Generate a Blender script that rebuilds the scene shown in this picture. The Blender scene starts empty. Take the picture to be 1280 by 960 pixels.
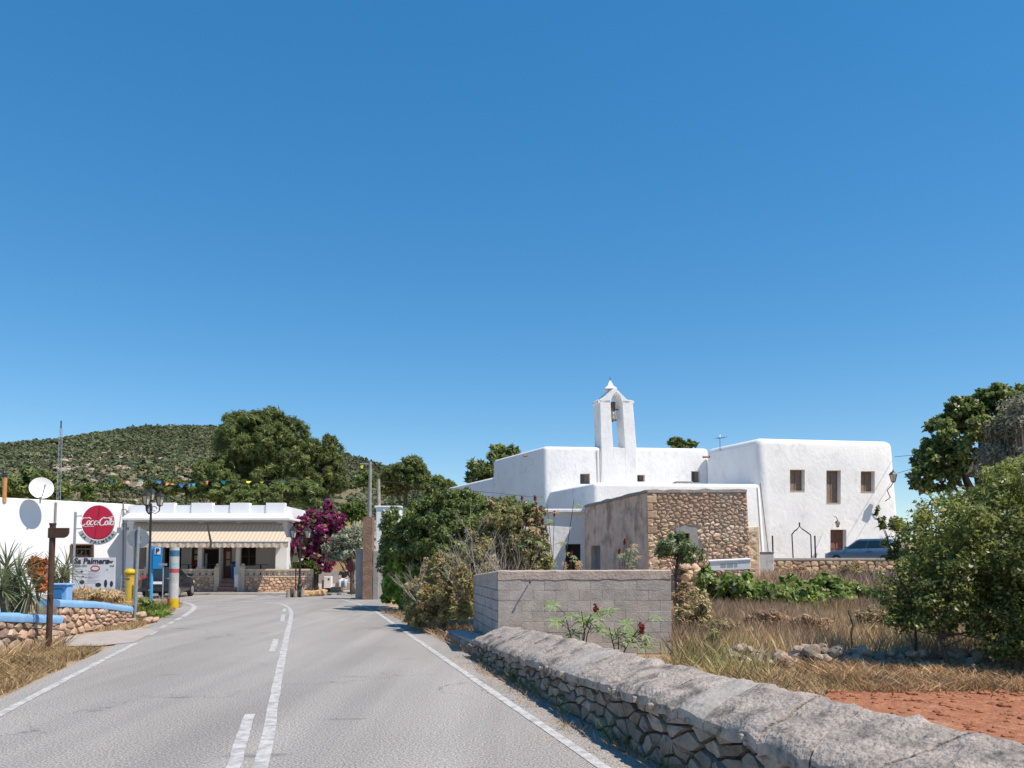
import bpy, bmesh, math, random
import numpy as np
from mathutils import Vector, Matrix, noise as mnoise

S = bpy.context.scene
COL = S.collection
# ------------------------------------------------------------------ camera
FPX, TP, H = 1000.0, 0.06, 1.65
PITCH = math.atan(TP); CP, SP = math.cos(PITCH), math.sin(PITCH)
cam = bpy.data.cameras.new("camera"); camo = bpy.data.objects.new("camera", cam); COL.objects.link(camo)
cam.sensor_width = 36.0; cam.lens = 36.0 * FPX / 1280.0
cam.shift_y = (700 - FPX * TP - 480) / 1280.0
cam.clip_start = 0.05; cam.clip_end = 6000
camo.location = (0, 0, H); camo.rotation_euler = (math.pi / 2 + PITCH, 0, 0)
S.camera = camo
# ------------------------------------------------------------------ light
SUN_EL, SUN_AZ = math.radians(57), math.radians(118)      # azimuth clockwise from +Y
w = bpy.data.worlds.new("World"); S.world = w; w.use_nodes = True
wn, wl = w.node_tree.nodes, w.node_tree.links
bg = wn["Background"]; sky = wn.new("ShaderNodeTexSky"); sky.sky_type = 'NISHITA'
sky.sun_disc = False; sky.sun_elevation = SUN_EL; sky.sun_rotation = SUN_AZ
sky.altitude = 900; sky.air_density = 1.0; sky.dust_density = 0.0; sky.ozone_density = 3.5
hs = wn.new("ShaderNodeHueSaturation"); hs.inputs["Saturation"].default_value = 1.66; hs.inputs["Value"].default_value = 1.5
hs.inputs["Hue"].default_value = 0.499
gm = wn.new("ShaderNodeGamma"); gm.inputs[1].default_value = 0.64
wl.new(sky.outputs[0], gm.inputs[0]); wl.new(gm.outputs[0], hs.inputs["Color"]); wl.new(hs.outputs[0], bg.inputs[0])
bg.inputs[1].default_value = 0.14
sl = bpy.data.lights.new("sun", 'SUN'); so = bpy.data.objects.new("sun", sl); COL.objects.link(so)
sl.energy = 4.6; sl.angle = math.radians(0.53); sl.color = (1.0, 0.905, 0.785)
tosun = Vector((math.sin(SUN_AZ) * math.cos(SUN_EL), math.cos(SUN_AZ) * math.cos(SUN_EL), math.sin(SUN_EL)))
so.rotation_euler = tosun.to_track_quat('Z', 'Y').to_euler(); so.location = (20, -20, 60)
vs = S.view_settings
vs.view_transform = 'Standard'; vs.look = 'None'; vs.exposure = 0.36; vs.gamma = 1.0; vs.use_curve_mapping = False
try:
    S.cycles.max_bounces = 8; S.cycles.diffuse_bounces = 5; S.cycles.transparent_max_bounces = 8
    S.cycles.use_denoising = True
except Exception: pass

# ------------------------------------------------------------------ helpers: camera rays to places on the ground
def ray(px, py):
    u = (px - 640) / FPX; v = (700 - FPX * TP - py) / FPX
    return Vector((u, CP - v * SP, SP + v * CP))
def P(px, py, Y):
    d = ray(px, py); return Vector((0, 0, H)) + d * (Y / d.y)
def G(px, py, z=0.0):
    d = ray(px, py); return Vector((0, 0, H)) + d * ((z - H) / d.z)
def RP(px, py, p0, n):
    d = ray(px, py); o = Vector((0, 0, H)); return o + d * ((p0 - o).dot(n) / d.dot(n))
def XA(px, Y, z=0.0):
    return (px - 640) / FPX * (Y * CP + (z - H) * SP)
def lerp(a, b, t): return a + (b - a) * t
def interp(tab, x):
    return float(np.interp(x, [t[0] for t in tab], [t[1] for t in tab]))
def sstep(a, b, x):
    t = min(1, max(0, (x - a) / (b - a))); return t * t * (3 - 2 * t)
def N3(x, y, z=0.0): return mnoise.noise(Vector((x, y, z)))

# ------------------------------------------------------------------ helpers: materials
def hexc(h):
    def f(c):
        c /= 255; return c / 12.92 if c <= .04045 else ((c + .055) / 1.055) ** 2.4
    return (f(int(h[0:2], 16)), f(int(h[2:4], 16)), f(int(h[4:6], 16)), 1)
def c4(c): return hexc(c) if isinstance(c, str) else (tuple(c) + (1,))[:4]
def base_mat(name):
    m = bpy.data.materials.new(name); m.use_nodes = True
    return m, m.node_tree.nodes, m.node_tree.links, m.node_tree.nodes["Principled BSDF"]
def pm(name, ca, cb=None, scale=6, rough=.85, bump=.3, bscale=None, bdist=.02, rnd=0.0, island=0.0, cc=None, cscale=1.2,
       cth=(.55, .7), metal=0.0, spec=.3, detail=6, stretch=None):
    """noise mix of two colours, a third in patches, per object / per island value shift, bump"""
    m, n, l, b = base_mat(name)
    tc = n.new("ShaderNodeTexCoord"); vec = tc.outputs["Object"]
    if stretch:
        mp = n.new("ShaderNodeMapping"); mp.inputs["Scale"].default_value = stretch; l.new(vec, mp.inputs[0]); vec = mp.outputs[0]
    nz = n.new("ShaderNodeTexNoise"); nz.inputs["Scale"].default_value = scale; nz.inputs["Detail"].default_value = detail
    nz.inputs["Roughness"].default_value = .62; l.new(vec, nz.inputs[0])
    rp = n.new("ShaderNodeValToRGB"); rp.color_ramp.elements[0].position = .36; rp.color_ramp.elements[1].position = .66
    rp.color_ramp.elements[0].color = c4(ca); rp.color_ramp.elements[1].color = c4(cb if cb is not None else ca)
    l.new(nz.outputs[0], rp.inputs[0]); out = rp.outputs[0]
    if cc is not None:
        n2 = n.new("ShaderNodeTexNoise"); n2.inputs["Scale"].default_value = cscale; n2.inputs["Detail"].default_value = 7
        n2.inputs["Roughness"].default_value = .65
        l.new(vec, n2.inputs[0]); r2 = n.new("ShaderNodeValToRGB")
        r2.color_ramp.elements[0].position = cth[0]; r2.color_ramp.elements[1].position = cth[1]
        l.new(n2.outputs[0], r2.inputs[0]); mx = n.new("ShaderNodeMix"); mx.data_type = 'RGBA'
        l.new(r2.outputs[0], mx.inputs[0]); l.new(out, mx.inputs[6]); mx.inputs[7].default_value = c4(cc); out = mx.outputs[2]
    for amt, src in ((rnd, "ShaderNodeObjectInfo"), (island, "ShaderNodeNewGeometry")):
        if amt:
            oi = n.new(src); o = oi.outputs["Random" if "Info" in src else "Random Per Island"]
            mr = n.new("ShaderNodeMapRange"); mr.inputs[3].default_value = 1 - amt; mr.inputs[4].default_value = 1 + amt
            l.new(o, mr.inputs[0]); h = n.new("ShaderNodeHueSaturation"); l.new(mr.outputs[0], h.inputs["Value"])
            mh = n.new("ShaderNodeMath"); mh.operation = 'MULTIPLY'; mh.inputs[1].default_value = 7.31
            fr = n.new("ShaderNodeMath"); fr.operation = 'FRACT'; l.new(o, mh.inputs[0]); l.new(mh.outputs[0], fr.inputs[0])
            m2 = n.new("ShaderNodeMapRange"); m2.inputs[3].default_value = .5 - amt * .05; m2.inputs[4].default_value = .5 + amt * .05
            l.new(fr.outputs[0], m2.inputs[0]); l.new(m2.outputs[0], h.inputs["Hue"])
            l.new(out, h.inputs["Color"]); out = h.outputs[0]
    l.new(out, b.inputs["Base Color"]); b.inputs["Roughness"].default_value = rough; b.inputs["Metallic"].default_value = metal
    b.inputs["Specular IOR Level"].default_value = spec
    if bump:
        n3 = n.new("ShaderNodeTexNoise"); n3.inputs["Scale"].default_value = bscale or scale * 4; n3.inputs["Detail"].default_value = 6
        l.new(vec, n3.inputs[0]); bp = n.new("ShaderNodeBump"); bp.inputs["Strength"].default_value = bump; bp.inputs["Distance"].default_value = bdist
        l.new(n3.outputs[0], bp.inputs["Height"]); l.new(bp.outputs[0], b.inputs["Normal"])
    return m
def leafm(name, ca, cb, trans=.25, rough=.55, spec=.3, cc=None, amt=.35, k=1.0, ns=1.1):
    """foliage: colour varies leaf by leaf (each leaf is a mesh island), light passes through"""
    m, n, l, b = base_mat(name); ca, cb = [tuple(x * k for x in q) for q in (ca, cb)]
    g = n.new("ShaderNodeNewGeometry"); rp = n.new("ShaderNodeValToRGB")
    rp.color_ramp.elements[0].color = c4(ca); rp.color_ramp.elements[1].color = c4(cb); rp.color_ramp.elements[1].position = .9
    if cc is not None:
        e = rp.color_ramp.elements.new(.97); e.color = c4(cc)
    l.new(g.outputs["Random Per Island"], rp.inputs[0])
    tc = n.new("ShaderNodeTexCoord"); nz = n.new("ShaderNodeTexNoise"); nz.inputs["Scale"].default_value = ns; nz.inputs["Detail"].default_value = 4
    l.new(tc.outputs["Object"], nz.inputs[0])
    mr = n.new("ShaderNodeMapRange"); mr.inputs[1].default_value = .3; mr.inputs[2].default_value = .7
    mr.inputs[3].default_value = 1 - amt; mr.inputs[4].default_value = 1 + amt
    l.new(nz.outputs[0], mr.inputs[0]); h = n.new("ShaderNodeHueSaturation"); l.new(mr.outputs[0], h.inputs["Value"]); l.new(rp.outputs[0], h.inputs["Color"])
    l.new(h.outputs[0], b.inputs["Base Color"]); b.inputs["Roughness"].default_value = rough; b.inputs["Specular IOR Level"].default_value = spec
    tr = n.new("ShaderNodeBsdfTranslucent"); h2 = n.new("ShaderNodeHueSaturation"); h2.inputs["Value"].default_value = 1.3; h2.inputs["Saturation"].default_value = 1.1
    l.new(h.outputs[0], h2.inputs["Color"]); l.new(h2.outputs[0], tr.inputs[0])
    mx = n.new("ShaderNodeMixShader"); mx.inputs[0].default_value = trans
    l.new(b.outputs[0], mx.inputs[1]); l.new(tr.outputs[0], mx.inputs[2]); l.new(mx.outputs[0], n["Material Output"].inputs[0])
    return m
def stripem(name, ca, cb, axis, freq, duty=.5):
    m, n, l, b = base_mat(name)
    tc = n.new("ShaderNodeTexCoord"); sp = n.new("ShaderNodeSeparateXYZ"); l.new(tc.outputs["Object"], sp.inputs[0])
    mu = n.new("ShaderNodeMath"); mu.operation = 'MULTIPLY'; mu.inputs[1].default_value = freq; l.new(sp.outputs[axis], mu.inputs[0])
    fr = n.new("ShaderNodeMath"); fr.operation = 'FRACT'; l.new(mu.outputs[0], fr.inputs[0])
    gt = n.new("ShaderNodeMath"); gt.operation = 'GREATER_THAN'; gt.inputs[1].default_value = duty; l.new(fr.outputs[0], gt.inputs[0])
    mx = n.new("ShaderNodeMix"); mx.data_type = 'RGBA'; l.new(gt.outputs[0], mx.inputs[0]); mx.inputs[6].default_value = c4(ca); mx.inputs[7].default_value = c4(cb)
    l.new(mx.outputs[2], b.inputs["Base Color"]); b.inputs["Roughness"].default_value = .9
    return m
def flat(name, c, rough=.6, metal=0, spec=.4):
    return pm(name, c, None, rough=rough, metal=metal, spec=spec, bump=.08, bscale=30)
def glassm(name, c, rough=.08):
    m, n, l, b = base_mat(name); b.inputs["Base Color"].default_value = c4(c); b.inputs["Roughness"].default_value = rough
    b.inputs["Specular IOR Level"].default_value = .8; return m

M = {}
M['plaster'] = pm('white_plaster', (.80, .785, .765), (.73, .715, .70), scale=.8, rough=.92, bump=.5, bscale=4.5, bdist=.05, cc=(.53, .505, .475), cscale=1.3, cth=(.55, .82), stretch=(1.1, 1.1, .8))
M['plaster_bar'] = pm('white_paint', (.80, .80, .80), (.75, .75, .75), scale=1.5, rough=.85, bump=.15, bscale=9)
M['plaster_in'] = pm('porch_paint', (.72, .69, .69), (.66, .62, .61), scale=1.5, rough=.85, bump=.1)
M['asphalt'] = None
M['line'] = pm('road_paint', (.56, .55, .53), (.44, .43, .42), scale=30, rough=.8, bump=.3, bscale=120, bdist=.004, cc=(.31, .30, .29), cscale=7, cth=(.43, .62))
M['concrete'] = pm('weathered_concrete', (.46, .39, .33), (.29, .245, .21), scale=7, rough=.95, bump=1.0, bscale=30, bdist=.025, cc=(.12, .108, .098), cscale=3.4, cth=(.52, .66))
M['concrete2'] = pm('pale_concrete', (.44, .395, .35), (.31, .28, .25), scale=7, rough=.95, bump=.7, bscale=24, bdist=.02, cc=(.17, .165, .155), cscale=4, cth=(.58, .7))
M['wallstone'] = pm('grey_limestone', (.37, .295, .235), (.20, .155, .12), scale=5, rough=.95, bump=.8, bscale=22, bdist=.02, rnd=.35, cc=(.30, .17, .10), cscale=2.2, cth=(.6, .75))
M['mortar_dark'] = pm('dark_mortar', (.12, .105, .09), (.07, .06, .05), scale=8, rough=1, bump=.6)  # dark mortar of the wall core, seen in the joints
M['housestone'] = pm('warm_rubble_stone', (.68, .49, .32), (.50, .345, .22), scale=3, rough=.95, bump=.6, bscale=14, bdist=.03, rnd=.38, cc=(.64, .52, .40), cscale=.7, cth=(.5, .66))
M['mortar_warm'] = pm('earth_mortar', (.42, .30, .20), (.29, .20, .135), scale=6, rough=1, bump=.5)
M['render_brown'] = pm('earth_render', (.70, .53, .42), (.55, .41, .32), scale=2.2, rough=.95, bump=.55, bscale=11, bdist=.03, cc=(.30, .215, .165), cscale=1.1, cth=(.5, .68))
M['gardenstone'] = pm('pink_garden_stone', (.50, .35, .245), (.38, .245, .165), scale=4, rough=.9, bump=.6, bscale=16, bdist=.02, rnd=.33, cc=(.52, .42, .34), cscale=2, cth=(.5, .7))
M['mortar_pale'] = pm('pale_mortar', (.42, .33, .26), (.30, .23, .18), scale=7, rough=1, bump=.4)
M['bluecap'] = pm('light_blue_paint', (.235, .43, .66), (.20, .37, .60), scale=5, rough=.7, bump=.2, cc=(.30, .47, .66), cscale=3)
M['blue'] = flat('blue_paint', (.03, .19, .42), .5)
M['signblue'] = flat('sign_blue', (.01, .26, .62), .35)
M['poleblue'] = flat('pole_blue', (.07, .32, .58), .45)
M['block'] = pm('concrete_block', (.44, .39, .35), (.33, .29, .26), scale=6, rough=.95, bump=.7, bscale=32, bdist=.012, rnd=.09, cc=(.47, .38, .32), cscale=1.7, cth=(.55, .7))
M['blockmortar'] = pm('block_mortar', (.48, .39, .33), (.36, .285, .24), scale=6, rough=1, bump=.8, bscale=20)
M['brownmetal'] = pm('brown_post_paint', (.085, .045, .03), (.055, .03, .022), scale=9, rough=.6, bump=.2)
M['galv'] = pm('galvanised_steel', (.36, .38, .40), (.28, .30, .315), scale=8, rough=.5, metal=.35, bump=.1)
M['darkiron'] = flat('dark_iron', (.035, .032, .03), .5, .3)
M['red'] = flat('enamel_red', (.44, .012, .045), .3)
M['white'] = flat('white_enamel', (.80, .80, .80), .45)
M['signwhite'] = pm('sign_board_white', (.66, .67, .70), (.58, .59, .63), scale=3, rough=.6, bump=.05)
M['ink'] = flat('ink', (.03, .03, .045), .7)
M['inkred'] = flat('ink_red', (.45, .06, .08), .7)
M['greyband'] = flat('grey_band', (.36, .39, .42), .5)
M['yellow'] = pm('yellow_paint', (.66, .44, .012), (.56, .36, .01), scale=5, rough=.45, bump=.1)
M['wood'] = pm('brown_wood', (.16, .09, .055), (.10, .052, .032), scale=4, rough=.7, bump=.4, stretch=(6, 6, .6))
M['woodgrey'] = pm('shutter_wood', (.27, .20, .155), (.18, .125, .095), scale=4, rough=.8, bump=.4, stretch=(7, 7, .6))
M['doorred'] = pm('red_wood', (.22, .105, .08), (.14, .065, .05), scale=4, rough=.7, bump=.3, stretch=(7, 7, .6))
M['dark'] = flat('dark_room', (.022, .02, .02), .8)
M['glass'] = glassm('window_glass', (.03, .035, .04))
M['cream'] = pm('cream_paint', (.68, .55, .42), (.58, .46, .34), scale=5, rough=.85, bump=.2)
M['tilered'] = pm('terracotta_step', (.36, .20, .15), (.28, .15, .11), scale=4, rough=.85, bump=.3)
M['pave'] = pm('pale_pavement', (.42, .37, .33), (.34, .30, .265), scale=3, rough=.95, bump=.3)
M['awning'] = stripem('awning_stripes', (.60, .48, .36), (.47, .37, .275), 0, 5.2, .62)
M['bark'] = pm('bark', (.16, .125, .10), (.085, .065, .05), scale=6, rough=1, bump=.8, stretch=(3, 3, .7))
M['twig'] = pm('dry_twig', (.40, .34, .29), (.26, .21, .18), scale=8, rough=1, bump=.2)
M['carblue'] = pm('car_blue_paint', (.075, .145, .23), (.075, .145, .23), rough=.28, bump=0, metal=.2, spec=.6)
M['cardark'] = pm('car_dark_paint', (.018, .02, .028), (.018, .02, .028), rough=.25, bump=0, spec=.6)
M['rubber'] = flat('rubber', (.02, .02, .02), .9)
M['lampglass'] = glassm('lantern_glass', (.55, .50, .40), .3)
M['tailred'] = glassm('tail_light', (.45, .02, .02), .2)
M['bronze'] = pm('old_bronze', (.20, .19, .16), (.13, .12, .095), scale=9, rough=.55, metal=.6, bump=.2)
M['skin'] = flat('skin', (.42, .25, .18), .6)
M['cloth_dark'] = flat('dark_cloth', (.02, .02, .025), .95)
M['cloth_light'] = flat('pale_cloth', (.50, .54, .62), .95)
M['hair'] = flat('dark_hair', (.02, .014, .012), .8)
M['pillarstone'] = pm('brown_pillar', (.27, .175, .125), (.19, .12, .085), scale=3, rough=1, bump=.7, bscale=12, bdist=.04, cc=(.30, .24, .20), cscale=1.6)
M['greywall'] = pm('grey_render', (.33, .31, .30), (.24, .225, .215), scale=3, rough=1, bump=.5)
M['ochre'] = pm('ochre_wall', (.52, .36, .20), (.42, .27, .14), scale=1.6, rough=.95, bump=.4)
M['teal'] = flat('pool_teal', (.10, .42, .45), .6)
# foliage
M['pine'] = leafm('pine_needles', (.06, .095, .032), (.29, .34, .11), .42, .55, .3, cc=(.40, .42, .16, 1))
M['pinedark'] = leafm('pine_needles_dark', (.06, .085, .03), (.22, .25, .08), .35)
M['forest'] = leafm('hill_pine', (.062, .082, .046), (.18, .20, .11), .25, .9, .1, amt=.35, ns=.03)
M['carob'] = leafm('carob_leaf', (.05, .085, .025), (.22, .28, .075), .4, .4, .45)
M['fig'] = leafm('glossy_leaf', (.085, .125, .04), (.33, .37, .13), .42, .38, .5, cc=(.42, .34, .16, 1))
M['vine'] = leafm('bright_vine_leaf', (.11, .20, .035), (.36, .46, .10), .45, .5, cc=(.50, .45, .18, 1))
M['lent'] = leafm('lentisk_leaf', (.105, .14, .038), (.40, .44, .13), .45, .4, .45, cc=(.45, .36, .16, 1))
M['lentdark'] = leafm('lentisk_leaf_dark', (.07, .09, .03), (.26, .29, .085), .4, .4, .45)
M['olive'] = leafm('olive_leaf', (.12, .145, .085), (.36, .38, .27), .2, .5)
M['greyshrub'] = leafm('grey_dry_leaf', (.12, .125, .085), (.29, .28, .21), .2, .8)
M['boug'] = leafm('bougainvillea_bract', (.16, .015, .10), (.46, .06, .24), .4, .7, cc=(.55, .12, .16, 1))
M['drybrown'] = leafm('withered_leaf', (.27, .165, .09), (.58, .42, .25), .3, .8, cc=(.48, .20, .10, 1))
M['dryolive'] = leafm('half_dry_leaf', (.19, .185, .075), (.50, .45, .22), .35, .8)
M['straw'] = leafm('dry_straw', (.40, .29, .16), (.74, .58, .35), .3, .9)
M['strawpink'] = leafm('dry_pinkish_weed', (.28, .18, .125), (.52, .38, .27), .3, .9)
M['verge'] = leafm('dry_verge_grass', (.22, .145, .075), (.48, .35, .19), .2, .9)
M['yucca'] = leafm('yucca_leaf', (.075, .11, .05), (.28, .31, .16), .25, .45)
M['orange'] = leafm('orange_dead_leaf', (.34, .10, .03), (.62, .25, .08), .3, .8)
M['castor'] = leafm('castor_leaf', (.10, .17, .05), (.34, .42, .20), .35, .5)
M['castorpod'] = leafm('castor_pod', (.20, .03, .025), (.34, .07, .06), .1, .7)
M['grassgreen'] = leafm('green_weed', (.06, .11, .02), (.22, .27, .06), .3, .7)

# ------------------------------------------------------------------ helpers: objects
OFF = {}
def thing(name, label, cat, loc=(0, 0, 0), group=None, rotz=0.0):
    o = bpy.data.objects.new(name, None); COL.objects.link(o); o.location = loc; o.rotation_euler = (0, 0, rotz)
    o.empty_display_size = .2; o['label'] = label; o['category'] = cat
    if group: o['group'] = group
    OFF[o.name] = Vector(loc); return o
def tag(o, label, cat, group=None):
    o['label'] = label; o['category'] = cat
    if group: o['group'] = group
    return o
def link_mesh(name, me, mat, parent=None, kind=None):
    o = bpy.data.objects.new(name, me); COL.objects.link(o)
    if mat is not None and not me.materials: me.materials.append(mat)
    if parent is not None:
        o.parent = parent; OFF[o.name] = OFF[parent.name]
    else: OFF[o.name] = Vector((0, 0, 0))
    if kind: o['kind'] = kind
    return o
class MB:
    def __init__(s): s.v = []; s.f = []
    def add(s, vs_, fs):
        k = len(s.v); s.v.extend([Vector(x) for x in vs_]); s.f.extend([tuple(i + k for i in f) for f in fs]); return s
    def loft(s, rings, cap0=True, cap1=True):
        n = len(rings[0]); k = len(s.v)
        for r in rings: s.v.extend([Vector(p) for p in r])
        for i in range(len(rings) - 1):
            for j in range(n):
                a = k + i * n + j; b = k + i * n + (j + 1) % n
                s.f.append((a, b, b + n, a + n))
        if cap0: s.f.append(tuple(k + j for j in reversed(range(n))))
        if cap1: s.f.append(tuple(k + (len(rings) - 1) * n + j for j in range(n)))
        return s
    def box(s, x0, x1, y0, y1, z0, z1):
        return s.loft([[(x0, y0, z0), (x1, y0, z0), (x1, y1, z0), (x0, y1, z0)], [(x0, y0, z1), (x1, y0, z1), (x1, y1, z1), (x0, y1, z1)]])
    def obox(s, c, ax, ay, az):
        c, ax, ay, az = map(Vector, (c, ax, ay, az))
        return s.loft([[c - ax - ay - az, c + ax - ay - az, c + ax + ay - az, c - ax + ay - az], [c - ax - ay + az, c + ax - ay + az, c + ax + ay + az, c - ax + ay + az]])
    def prism(s, poly, vec):
        vec = Vector(vec); return s.loft([[Vector(p) for p in poly], [Vector(p) + vec for p in poly]])
    def tube(s, pts, rad, n=6, cap=True):
        pts = [Vector(p) for p in pts]
        if not hasattr(rad, '__len__'): rad = [rad] * len(pts)
        rings = []
        for i, p in enumerate(pts):
            d = (pts[min(i + 1, len(pts) - 1)] - pts[max(i - 1, 0)])
            d = d.normalized() if d.length > 1e-9 else Vector((0, 0, 1))
            a = Vector((1, 0, 0)) if abs(d.x) < .9 else Vector((0, 1, 0))
            x = d.cross(a).normalized(); y = d.cross(x)
            rings.append([p + (x * math.cos(t) + y * math.sin(t)) * rad[i] for t in [2 * math.pi * k / n for k in range(n)]])
        return s.loft(rings, cap, cap)
    def cyl(s, c, r, h, n=16, r2=None):
        return s.tube([Vector(c), Vector(c) + Vector((0, 0, h))], [r, r if r2 is None else r2], n)
    def lathe(s, c, prof, n=14):
        c = Vector(c)
        return s.loft([[c + Vector((r * math.cos(2 * math.pi * k / n), r * math.sin(2 * math.pi * k / n), z)) for k in range(n)] for r, z in prof])
    def disc(s, c, nrm, up, rx, ry, t, n=28):
        nrm = Vector(nrm).normalized(); up = Vector(up); x = up.cross(nrm).normalized(); y = nrm.cross(x); c = Vector(c)
        ring = [c + x * rx * math.cos(2 * math.pi * k / n) + y * ry * math.sin(2 * math.pi * k / n) for k in range(n)]
        return s.loft([ring, [p + nrm * t for p in ring]])
    def build(s, name, mat, parent=None, kind=None, smooth=False, bevel=0, seg=2):
        off = OFF[parent.name] if parent is not None else Vector((0, 0, 0))
        me = bpy.data.meshes.new(name); me.from_pydata([tuple(v - off) for v in s.v], [], s.f); me.update()
        bm = bmesh.new(); bm.from_mesh(me)
        bmesh.ops.recalc_face_normals(bm, faces=bm.faces)
        if bevel:
            es = [e for e in bm.edges if len(e.link_faces) == 2 and e.calc_face_angle(0) > .5]
            bmesh.ops.bevel(bm, geom=es, offset=bevel, segments=seg, profile=.5, affect='EDGES', clamp_overlap=True)
        bm.to_mesh(me); bm.free()
        if smooth: me.polygons.foreach_set('use_smooth', [True] * len(me.polygons))
        return link_mesh(name, me, mat, parent, kind)
def np_obj(name, V, F, mat, parent=None, kind=None, nv=4):
    """V (n,3) float, F (m,nv) int"""
    off = OFF[parent.name] if parent is not None else Vector((0, 0, 0))
    V = np.asarray(V, dtype=np.float32) - np.array(off, dtype=np.float32); F = np.asarray(F, dtype=np.int32)
    me = bpy.data.meshes.new(name); me.vertices.add(len(V)); me.vertices.foreach_set('co', V.ravel())
    me.loops.add(F.size); me.loops.foreach_set('vertex_index', F.ravel())
    me.polygons.add(len(F)); me.polygons.foreach_set('loop_start', np.arange(0, F.size, nv, dtype=np.int32))
    me.update(calc_edges=True); me.validate()
    return link_mesh(name, me, mat, parent, kind)
def copy_tree(o, loc=None, rotz=None, label=None):
    c = o.copy(); COL.objects.link(c); OFF[c.name] = OFF[o.name]
    if loc is not None: c.location = loc
    if rotz is not None: c.rotation_euler = (0, 0, rotz)
    if label: c['label'] = label
    for ch in [x for x in o.children]:
        d = copy_tree(ch); d.parent = c
    return c
def cut(o, cutters):
    """boolean holes; cutters are MB built boxes in world space"""
    mods = []
    for cb in cutters:
        c = cb.build('cutter', None, o if o.parent is None else o.parent)
        c.parent = None; c.matrix_world = o.matrix_world if o.parent is None else Matrix.Translation(OFF[o.name])
        md = o.modifiers.new('cut', 'BOOLEAN'); md.object = c; md.operation = 'DIFFERENCE'; md.solver = 'EXACT'; mods.append(c)
    bpy.context.view_layer.update()
    dg = bpy.context.evaluated_depsgraph_get()
    me = bpy.data.meshes.new_from_object(o.evaluated_get(dg))
    o.modifiers.clear(); o.data = me
    for c in mods: bpy.data.objects.remove(c, do_unlink=True)
def text_mesh(name, s, size, mat, parent, origin, right, up, extrude=.004, shear=0, bold=0, align='CENTER', lift=.004):
    cu = bpy.data.curves.new(name, 'FONT'); cu.body = s; cu.size = size; cu.extrude = extrude; cu.shear = shear; cu.offset = bold
    cu.align_x = align; cu.align_y = 'CENTER'; cu.resolution_u = 3
    o = bpy.data.objects.new(name, cu); COL.objects.link(o)
    bpy.context.view_layer.update()
    me = bpy.data.meshes.new_from_object(o.evaluated_get(bpy.context.evaluated_depsgraph_get()))
    bpy.data.objects.remove(o, do_unlink=True)
    r = Vector(right).normalized(); u = Vector(up).normalized(); n = r.cross(u)
    o3 = Vector(origin) + n * lift - (OFF[parent.name] if parent else Vector((0, 0, 0)))
    mt = Matrix(((r.x, u.x, n.x, o3.x), (r.y, u.y, n.y, o3.y), (r.z, u.z, n.z, o3.z), (0, 0, 0, 1)))
    me.transform(mt); me.materials.clear()
    return link_mesh(name, me, mat, parent)

# ------------------------------------------------------------------ helpers: rubble stones
def clip(poly, px, py, nx, ny):
    out = []; n = len(poly)
    for i in range(n):
        a = poly[i]; b = poly[(i + 1) % n]
        da = (a[0] - px) * nx + (a[1] - py) * ny; db = (b[0] - px) * nx + (b[1] - py) * ny
        if da <= 0: out.append(a)
        if da * db < 0:
            t = da / (da - db); out.append((a[0] + (b[0] - a[0]) * t, a[1] + (b[1] - a[1]) * t))
    return out
def rubble_cells(W, Hh, sx, sz, rng, jit=.38):
    pts = []; nz_ = max(1, round(Hh / sz)); nx_ = max(1, round(W / sx)); dz = Hh / nz_; dx = W / nx_
    for j in range(nz_):
        for i in range(-1, nx_ + 1):
            x = (i + .5 + (.5 if j % 2 else 0) + rng.uniform(-jit, jit)) * dx; z = (j + .5 + rng.uniform(-jit, jit)) * dz
            if -dx * .4 < x < W + dx * .4: pts.append((x, min(max(z, 0.02), Hh - .02)))
    k = sx / sz; cells = []
    for a, p in enumerate(pts):
        poly = [(0, 0), (W, 0), (W, Hh), (0, Hh)]
        for b, q in enumerate(pts):
            if a == b or abs(q[0] - p[0]) > 3 * sx or abs(q[1] - p[1]) > 3 * sz: continue
            # anisotropic bisector
            mx, mz = (p[0] + q[0]) / 2, (p[1] + q[1]) / 2
            poly = clip(poly, mx, mz, (q[0] - p[0]) / k, (q[1] - p[1]) * k)
            if len(poly) < 3: break
        if len(poly) >= 3:
            ar = abs(sum(poly[i][0] * poly[(i + 1) % len(poly)][1] - poly[(i + 1) % len(poly)][0] * poly[i][1] for i in range(len(poly)))) / 2
            if ar > .12 * sx * sz: cells.append(poly)
    return cells
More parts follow.
